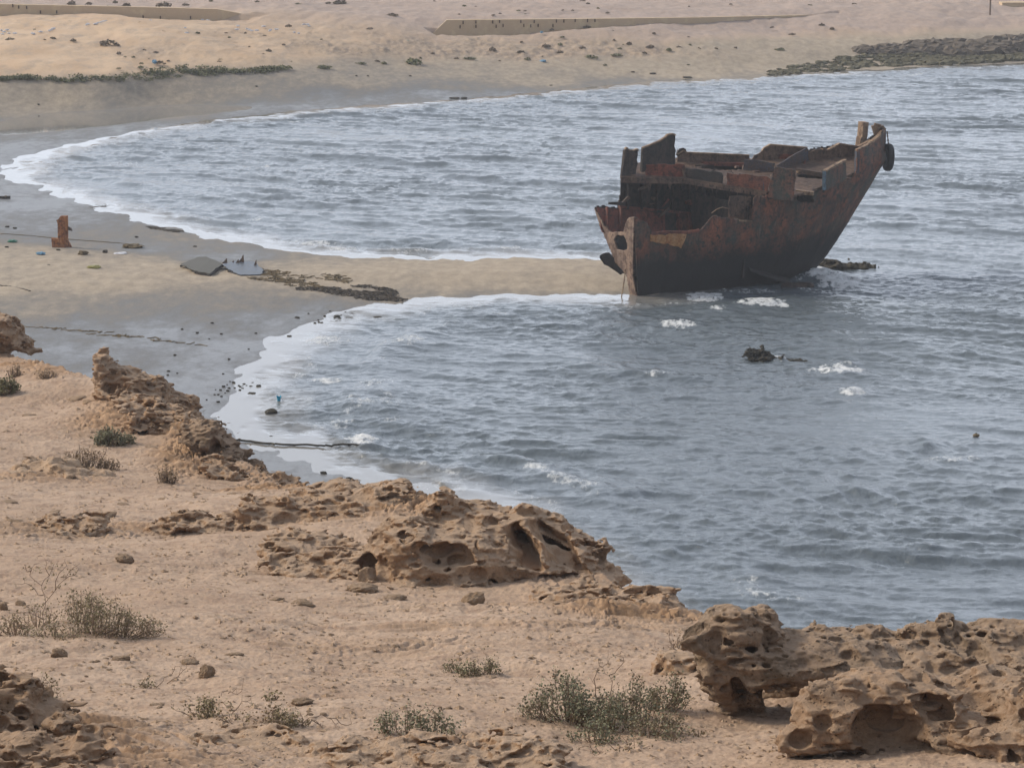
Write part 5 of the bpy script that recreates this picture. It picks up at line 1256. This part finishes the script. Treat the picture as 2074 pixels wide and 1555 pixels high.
# rocks and scraps in the swash: (label, px, py, w, h)
MR_WET = rock_mat('wet_rock', (.055,.050,.042), (.085,.075,.058), (.028,.026,.024), (.10,.09,.062), .7)
_wets = [stone_mesh(700+i) for i in range(7)]
for m_ in _wets: m_.materials.append(MR_WET)
for i, (lab, px, py, w_, h_) in enumerate((('knobbly wet rock in the swash, below the blue bucket', 549, 834, 28, 18), ('low wet rock at the swash edge with foam behind it', 605, 795, 24, 9), ('black rock at the head of the swash', 524, 783, 12, 10), ('flat dark stone beside the black swash rock', 510, 797, 18, 7),
        ('small dark stone on wet sand in the nearest swash tongue', 655, 957, 14, 7), ('dark pitted stone by the nearest swash tongue', 707, 969, 16, 7), ('flat weed-covered stone at the film edge below the seaweed', 683, 640, 14, 5), ('long flat stone lying in the film below the seaweed', 765, 642, 20, 4), ('flat stone lower down in the film', 684, 653, 12, 4),
        ('flat dark stone in the swash, leftmost of the middle film', 586, 681, 11, 5), ('thin dark driftwood piece in the middle film', 580, 719, 18, 4), ('small dark block on wet sand beside the rope', 549, 884, 8, 5))):
    stone('swash_stone', lab, px, py, w_, h_, mesh=_wets[i % 7], where=on_beach, sink=.25)
rr = np.random.default_rng(80)
for i in range(60):
    z_ = rr.integers(0, 4)
    px, py = [(rr.normal(455, 22), rr.normal(788, 10)), (rr.normal(655, 35), rr.normal(642, 6)), (rr.uniform(330, 520), rr.uniform(640, 760)), (rr.normal(490, 20), rr.normal(782, 5))][z_]
    w_ = rr.uniform(3.5, 8); stone('beach_pebble', 'small dark stone on the wet grey beach', px, py, w_, w_*.55, mesh=_wets[i % 7], where=on_beach, group='small dark stones on the wet beach', sink=.2)
def floor_tube(name, label, px, rad, mat, cat, lift=.02):
    P = beach_pts(np.array([p[0] for p in px], float), np.array([p[1] for p in px], float)); P[:, 2] = np.maximum(P[:, 2], 0.0) + lift
    t = np.linspace(0, len(P)-1, len(P)*4); Q = np.stack([np.interp(t, np.arange(len(P)), P[:, k]) for k in range(3)], -1); Q += np.random.default_rng(len(px)).normal(0, rad*.7, Q.shape)*np.array([1, 1, .4])
    m = MB(); m.tube(Q, rad); return tag(m.build(name, mat, None, True), label, cat)
floor_tube('rope', 'weedy old rope running from the cliff foot across the swash', [(468,893),(500,896),(540,901),(552,902),(560,903),(600,905),(640,907),(670,909),(690,908),(730,912),(762,911)], .032, MR_WET, 'rope', .04)
floor_tube('cable', 'thin cable lying along the upper beach past the rusty post', [(0,474),(60,478),(110,483),(170,488),(230,492),(290,498)], .014, M_WEEDB, 'cable')
floor_tube('cable', 'short dark cable on the sand at the left edge, below the green bag', [(0,579),(20,581),(42,585),(62,590)], .022, M_WEED, 'cable')
floor_tube('washed_up_pole', 'dark pole lying on the grey beach at the left edge', [(-12,402),(5,402.5),(20,403)], .07, M_WEED, 'pole', .06)
def plastic(name, col):
    N = NT(name); return N.out(N.mix(N.noise(6, 3), col, tuple(c*.75 for c in col)), .5, N.bump(N.noise(9, 4), .4, .03), .4)
MP_BLUE, MP_GREEN, MP_WHITE, MP_CYAN, MP_YEL = plastic('blue_plastic', (.16,.34,.50)), plastic('green_plastic', (.03,.20,.13)), plastic('white_plastic', (.68,.68,.72)), plastic('cyan_plastic', (.02,.33,.52)), plastic('yellow_plastic', (.28,.25,.07))
def bag(name, label, px, py, w_, h_, mat, seed, cat='plastic bag', group=None, where=on_beach, mesh=None):
    if mesh is None:
        V = _iv.copy(); V *= (1 + .45*fbm3(V*1.4, 3, seed) + .25*np.abs(n3(V*3.1, seed+1)))[:, None]; mesh = mesh_np(name, V, _if, False); mesh.materials.append(mat)
    return stone(name, label, px, py, w_, h_, mesh=mesh, where=where, cat=cat, group=group, sink=.15)
bag('plastic_bag', 'pale blue plastic bag on the sand in front of the rusty post', 83, 514, 17, 7, MP_BLUE, 3)
bag('plastic_bag', 'green plastic bag at the beach drift line, left of the rusty post', 25, 489, 16, 6, MP_GREEN, 5)
bag('crumpled_wrapper', 'yellow-green crumpled wrapper on the sand below the rusty post', 190, 541, 26, 6, MP_YEL, 6, 'litter')
bag('driftwood_lump', 'small brown tangle of brush right of the rusty post', 168, 513, 20, 9, M_WEEDB, 8, 'driftwood')
bag('sand_heap', 'low sandy brown heap beside the cable on the beach', 268, 499, 38, 8, M_WEEDB, 9, 'heap')
bag('dark_scrap', 'small dark scrap of brush on the sand', 213, 510, 10, 7, M_WEED, 10, 'scrap')
bag('white_sheet', 'white plastic sheet half buried in the sand', 244, 513, 26, 3, MP_WHITE, 12, 'litter')
for i, (px, py) in enumerate(((98,537),(14,500),(30,462),(15,459),(118,506),(276,480),(395,499))): stone('beach_scrap', 'small dark scrap lying on the pale sand', px, py, 9, 4, mesh=_wets[i % 7], where=on_beach, group='small scraps on the pale sand')
def bucket():
    b = on_beach(565, 818); b[2] = max(b[2], 0); s = b[1]/FPX; root = empty('plastic_bucket', tuple(b)); tag(root, 'torn bright blue plastic bucket standing in the swash', 'bucket')
    m = MB(); V = []; F = []
    for k, (r_, z) in enumerate(((.045, .02), (.06, .11), (.075, .17), (.068, .17), (.05, .06))):
        for i in range(10): a = math.tau*i/10; V.append((r_*math.cos(a), r_*math.sin(a), z + (.03*math.sin(3*a) if k in (2, 3) else 0)))
    for k in range(4):
        for i in range(10): F.append((k*10+i, k*10+(i+1) % 10, (k+1)*10+(i+1) % 10, (k+1)*10+i))
    F.append(tuple(range(10))[::-1]); m.add(V, F); m.build('pail', MP_CYAN, root)
    m = MB(); m.tube([(.07, 0, .16), (.12, 0, .06), (.16, -.02, .0)], .008); m.build('handle', MP_WHITE, root)
bucket()

# ------------------------------------------------------------------ things in the water
rock('wreckage_piece', 'jagged weed-covered piece of wreckage breaking the surface, wave washing over it', 92.3,
     [(1540,728,0,26,.3,9),(1522,718,0,14,.15,8,-30),(1562,734,-.1,22,.3,8),(1527,712,0,4,.08,7),(1541,710,0,3.5,.08,7),(1552,716,0,12,.15,5)], [(1530,742,-.2,14,.2,6)], h=.03, k=.1, warp=.10, rough=.09, pit=(5., .9, .3), mat=MR_WET, seed=800, cat='wreckage')
rock('sunken_beam', 'low dark toothed beam trailing right of the jagged wreckage', 92.1, [(1600,730,0,24,.14,6,-6),(1632,734,0,20,.1,4,-4),(1588,725,0,8,.1,5)], [], h=.03, k=.1, warp=.08, rough=.10, pit=(6., .9, .3), mat=MR_WET, seed=820, cat='wreckage')
rock('wave_washed_rock', 'low black rock in the broken water just right of the bow', 110.9, [(1700,540,0,30,.5,7),(1740,542,.2,36,.5,8),(1672,532,.5,20,.3,5)], [], h=.05, k=.2, warp=.15, rough=.12, pit=None, mat=MR_WET, seed=840)
rock('wreck_block', 'square rusty wreck block awash below the bow', 106.3, [(1595,580,0,14,.25,9),(1620,580,0,20,.25,9),(1640,578,0,10,.2,7)], [], h=.03, k=.08, warp=.04, rough=.03, pit=None, mat=MR_DARK, seed=860, cat='wreckage')
def buoy():
    b = at_z(1977, 885, .02); root = empty('buoy', tuple(b)); tag(root, 'small dark float bobbing alone on the open water at right', 'buoy')
    V = _iv*np.array([.10, .09, .055]); V = V + np.array([0, 0, .05]); link('float', mesh_np('float', V, _if), M_WEEDB, root)
    m = MB(); m.tube([(-.08, 0, .05), (0, 0, .12), (.08, 0, .05)], .012); m.build('lashing', M_WEED, root)
buoy()

# ------------------------------------------------------------------ the far shore: walls, scrub, litter, rocks
N = NT('retaining_wall'); wn = N.noise(.9, 5, .65); M_WALL = N.out(N.mix(N.rng(wn, .52, .66), (.52, .395, .265), (.60, .48, .31)), .9, N.bump(N.noise(5, 5, .7), .4, .04), .2)
def far_wall(name, label, pts, hgt, holes, thick=.5):
    P = np.array([at_y(*p) for p in pts]); c = P.mean(0); root = empty(name, (c[0], c[1], c[2]-hgt)); tag(root, label, 'wall'); root['kind'] = 'thing'; off = np.array([c[0], c[1], c[2]-hgt])
    m = MB(); n = len(P); V = []; F = []
    for p in P: V += [p-off, p-off-np.array([0, 0, hgt]), p-off+np.array([0, thick, 0]), p-off+np.array([0, thick, -hgt])]
    for i in range(n-1):
        a, b = i*4, i*4+4; F += [(a, a+1, b+1, b), (a+2, b+2, b+3, a+3), (a, b, b+2, a+2), (a+1, a+3, b+3, b+1)]
    F += [(0, 2, 3, 1), ((n-1)*4, (n-1)*4+1, (n-1)*4+3, (n-1)*4+2)]
    m.add(V, F); m.build('wall_body', M_WALL, root)
    for (x, y) in holes:
        Y = np.interp(x, [p[0] for p in pts], [p[2] for p in pts]); q = at_y(x, y, Y) - off; m = MB(); m.bar(q + np.array([0, -.03, .11]), q + np.array([0, -.03, -.11]), .08, .08); m.build('drain_stub', MR_BROWN, root)
far_wall('retaining_wall', 'long tan retaining wall with dark drain stubs, half buried at the upper left', [(-320,8,197.5),(0,9,197.5),(250,14,198),(440,19,198.4),(520,34,199.2)], 2.2, [(26,12),(38,15),(54,16),(82,25),(115,25),(167,35),(185,34),(200,34),(215,35),(290,35),(325,36),(386,36)])
far_wall('retaining_wall', 'tan retaining wall with a patchy yellow face, behind the middle of the far beach', [(870,74,199.5),(905,41,199.8),(1150,39,202),(1400,36,206),(1700,29.5,214)], 2.4,
         [(932,55),(938,46),(964,54),(964,45),(998,45),(1005,54),(1012,44),(1019,52),(1055,44),(1061,52),(1075,53),(1082,44),(1090,52),(1120,52),(1127,43),(1142,43),(1165,42),(1190,42),(1205,42)])
far_wall('ruined_wall', 'low brown stone ruin at the top right corner', [(2030,6,222),(2200,5,223)], 1.6, [], 1.5)
m = MB(); p = at_y(2005, 32, 216); m.bar(p-np.array([0, 0, .3]), p+np.array([0, 0, 1.9]), .12); m.build('pole_shaft', M_DEAD, tag(empty('pole'), 'thin pale pole near the ruin on the far plain', 'pole'))

def scrub_mesh(seed, n=150):
    rr = np.random.default_rng(seed); V = []
    for _ in range(n):
        a = rr.uniform(0, math.tau); r_ = rr.random()**.6; c = np.array([r_*math.cos(a), r_*math.sin(a)*.8, rr.random()*(1.02-r_*.6)*.8]); c[0] += .15*math.sin(seed+c[2]*4)
        n_ = rr.normal(0, 1, 3); t = np.cross(n_, rr.normal(0, 1, 3)); t /= np.linalg.norm(t); u = np.cross(n_/np.linalg.norm(n_), t); s_ = rr.uniform(.10, .24); V.append(np.array([c-t*s_, c-u*s_*.6, c+t*s_, c+u*s_*.6]))
    V = np.concatenate(V); return V
def scrub_me(seed, mat, n=150):
    V = scrub_mesh(seed, n); me = mesh_np('scrub', V, np.arange(len(V)).reshape(-1, 4), False); me.materials.append(mat); return me
N = NT('dune_scrub'); M_SCRUB = N.out(N.mix(N.noise(4, 3), (.15, .12, .088), (.23, .185, .14)), .9, None, .2)
N = NT('dune_scrub_green'); M_SCRUBG = N.out(N.mix(N.noise(4, 3), (.135, .14, .075), (.20, .195, .11)), .9, None, .2)
_scr = [scrub_me(20+i, M_SCRUB) for i in range(4)] + [scrub_me(30+i, M_SCRUBG) for i in range(3)]
def scrub(px, py, w_, h_, k, label='small dark scrub bush on the far dunes', group='scrub bushes on the far dunes'):
    p = on_beach(px, py); s = p[1]/FPX; o = bpy.data.objects.new('scrub_bush', _scr[k % 7]); COL.objects.link(o); o.location = p; o.scale = (w_*s/2, w_*s/2*.8, h_*s); o.rotation_euler = (0, 0, px*.37)
    return tag(o, label, 'bush', group)
scrub(220, 92, 40, 16, 1, 'large dark bush on the left dunes, biggest of the far scrub', None); scrub(655, 139, 34, 10, 4, 'green bush at the right end of the vegetation strip', None); scrub(838, 130, 44, 18, 5, 'leaning green bush beside a small pale sand drift', None)
scrub(330, 13, 34, 12, 2, 'dark sprawling bush on the plain behind the left wall', None); scrub(690, 8, 32, 13, 0, 'dark bush at the top edge, right of the left wall', None); scrub(324, 129, 20, 9, 3, 'bush with a pale blue scrap caught in it, on the left dune', None)
scrub(20, 83, 26, 9, 0); scrub(107, 79, 18, 6, 1); scrub(148, 84, 18, 7, 2)
for i, (px, py, w_, h_) in enumerate(((146,10,18,12),(180,10,14,8),(233,7,16,8),(257,14,22,12),(375,12,16,7),(400,68,10,5),(330,66,12,5),(283,48,12,5),(241,110,14,8),(292,104,14,6),(315,108,12,6),(270,117,10,5),(285,138,20,6),(240,140,12,5),(448,122,8,4),(505,96,8,4),(545,105,14,8),(575,92,10,5),(585,55,14,8),(605,12,26,8),(665,8,16,6),
        (795,32,34,7),(750,60,20,6),(762,102,18,6),(730,91,10,6),(808,95,8,5),(730,130,24,6),(778,130,18,7),(950,120,28,7),(1068,122,16,8),(998,103,24,9),(1055,108,22,9),(1105,96,20,9),(1135,92,14,7),(1135,108,18,8),(1180,100,14,9),(1195,118,36,9),(1250,113,28,7),(1275,91,14,9),(1318,97,22,8),(1355,103,18,8),(1305,109,14,6),(1375,97,12,5),
        (1564,57,10,5),(1665,53,14,8),(1685,60,16,7),(1605,71,16,5),(1580,102,22,7),(1490,98,12,5),(1415,100,14,5),(1450,100,10,5),(1190,57,18,7),(1118,62,12,6),(1480,10,10,4),(1640,12,12,4),(1730,9,12,4),(880,4,10,4),(1180,3,12,4),(520,5,12,5),(1000,32,10,4),(930,30,8,3))):
    scrub(px, py, w_, h_, [0, 1, 2, 3, 0, 4, 1][i % 7] if py < 112 else 4+i % 3)
rr = np.random.default_rng(90)
for i in range(60):
    px = rr.uniform(-10, 1450); py = rr.choice([rr.uniform(60, 135), rr.uniform(2, 30)], p=[.75, .25])
    if px < 250 and py > 100: continue
    w_ = rr.uniform(5, 12); scrub(px, py, w_, w_*rr.uniform(.35, .6), i)
def veg_strip(name, label, line, n, seed, mats, size, kind_cat, half=4.0):
    rr = np.random.default_rng(seed); xs = [l[0] for l in line]; px = np.interp(rr.random(n), np.linspace(0, 1, len(line)), xs); py = np.interp(px, xs, [l[1] for l in line]) + rr.normal(0, 1, n)*np.interp(px, xs, [l[2] for l in line])
    keep = n2(px*.03, py*.1, seed) > -.3; P = beach_pts(px[keep], py[keep]); Vs = []
    for i, p in enumerate(P): Vs.append(scrub_mesh(seed*50+i % 17, 34)*np.array([1, 1, .75])*size*rr.uniform(.5, 1.3) + p)
    V = np.concatenate(Vs); me = mesh_np(name, V, np.arange(len(V)).reshape(-1, 4), False); return tag(link(name, me, mats), label, kind_cat, kind='stuff')
veg_strip('ground_cover', 'green strip of low plants along the foot of the left dunes', [(-60,163,2),(0,161,3),(40,158,2),(90,163,1),(140,164,3),(220,160,4),(300,153,5),(340,150,6),(400,148,4.5),(440,147,3.5),(480,146,1.5),(520,145,2.5),(545,143,2),(580,138,1)], 330, 61, M_SCRUBG, .42, 'plants')
# dark rocks and weed along the right end of the far shore
def far_rocks(name, label, line, n, seed, mat, sz):
    rr = np.random.default_rng(seed); xs = [l[0] for l in line]; px = rr.uniform(xs[0], xs[-1], n); py = np.interp(px, xs, [l[1] for l in line]) + rr.uniform(-1, 1, n)*np.interp(px, xs, [l[2] for l in line])
    keep = n2(px*.02, py*.25, seed) > -.15*np.clip((px-1500)/300, 0, 3); P = beach_pts(px[keep], py[keep]); V0, F0 = ico(1); Vs = []; Fs = []; k = 0
    for p in P:
        s_ = sz*rr.uniform(.3, 1.4)*(.6 + .7*np.clip((p[0]-12)/25, 0, 1)); Vs.append(V0*s_*rr.uniform(.5, 1.3, (len(V0), 1))*np.array([1.3, 1, .62]) + p); Fs.append(F0+k); k += len(V0)
    return tag(link(name, mesh_np(name, np.concatenate(Vs), np.concatenate(Fs), False), mat), label, 'rocks', kind='stuff')
N = NT('shore_rock'); M_SHR = N.out(N.mix(N.noise(.8, 5, .7), (.10, .085, .070), (.19, .155, .122)), .9, None, .2)
N = NT('weedy_rock'); M_SHG = N.out(N.mix(N.noise(.6, 5, .7), (.085, .078, .052), (.15, .135, .085)), .85, None, .25)
far_rocks('shore_rocks', 'band of dark rocks under the far dune at right', [(1740,103,4),(1850,100,9),(1950,98,12),(2080,94,14),(2300,88,14)], 1500, 71, M_SHR, .42)
far_rocks('weedy_rocks', 'weed-covered rocks along the far waterline at right', [(1560,149,4),(1640,138,10),(1720,128,14),(1820,122,13),(1900,124,8),(2000,122,5),(2080,118,4),(2300,108,4)], 1300, 72, M_SHG, .26)
# litter on the dunes
_bagm = []
for i in range(4):
    V = _iv.copy(); V *= (1 + .45*fbm3(V*1.4, 3, 40+i) + .25*np.abs(n3(V*3.1, 50+i)))[:, None]; me = mesh_np('litter', V, _if, False); me.materials.append(MP_WHITE); _bagm.append(me)
for i, (px, py) in enumerate(((3,62),(8,65),(14,61),(18,68),(5,70),(30,68),(65,68),(68,69),(82,65),(100,63),(104,61),(108,58),(175,51),(178,49),(193,49),(198,47),(204,46),(210,44),(215,43),(222,41),(253,35),(268,41),(304,42),(378,67),(375,57),(482,53),(480,60),(500,59),(510,63),(520,62),(546,63),(548,61),(534,54),(605,68),(615,50),(622,50),(626,53),(410,41),(420,42),(596,66),(505,61),(560,60))):
    bag('litter', 'scrap of white plastic litter on the left dunes', px, py, 5+3*((i*7) % 3)/2, 3.2, None, 0, 'litter', 'white litter on the left dunes', mesh=_bagm[i % 4])
bag('plastic_scrap', 'pale blue plastic scrap caught beside a bush on the left dune', 313, 126, 9, 8, MP_BLUE, 14, 'litter'); bag('plastic_scrap', 'bright blue plastic scrap at the back of the far beach', 1100, 124, 12, 5, MP_BLUE, 15, 'litter')
bag('plastic_scrap', 'teal plastic scrap on the rubbly ground right of the left dune', 822, 85, 16, 5, MP_GREEN, 16, 'litter'); bag('plastic_scrap', 'pale blue scrap under the middle retaining wall', 1097, 66, 6, 4, MP_BLUE, 17, 'litter')
for i, (px, py, w_, h_) in enumerate(((1322,149,14,4),(1282,146,9,3),(1392,157,20,4),(940,199,14,5),(920,199,22,4),(519,175,6,3),(831,154,6,3),(745,154,5,3),(722,154,5,3),(78,212,5,4),(1116,173,7,2))):
    stone('far_scrap', 'dark scrap lying on the far beach', px, py, w_, h_, mesh=_wets[i % 7], where=on_beach, group='dark scraps on the far beach', sink=.2)
# ------------------------------------------------------------------ sea haze in the air
m = MB(); X0, X1, Y0_, Y1, Z0_, Z1 = -2200., 2200., -60., 2900., -4., 30.
V = [(x, y, z) for z in (Z0_, Z1) for x, y in ((X0, Y0_), (X1, Y0_), (X1, Y1), (X0, Y1))]
m.add(V, [(3,2,1,0),(4,5,6,7),(0,1,5,4),(1,2,6,5),(2,3,7,6),(3,0,4,7)])
hm = bpy.data.materials.new('haze'); hm.use_nodes = True; t = hm.node_tree; t.nodes.remove(t.nodes['Principled BSDF'])
pv = t.nodes.new('ShaderNodeVolumePrincipled'); pv.inputs['Color'].default_value = (.86, .90, .97, 1); pv.inputs['Density'].default_value = .0005
t.links.new(pv.outputs[0], t.nodes['Material Output'].inputs['Volume'])
tag(m.build('haze', hm), 'thin sea haze', 'haze', kind='stuff')
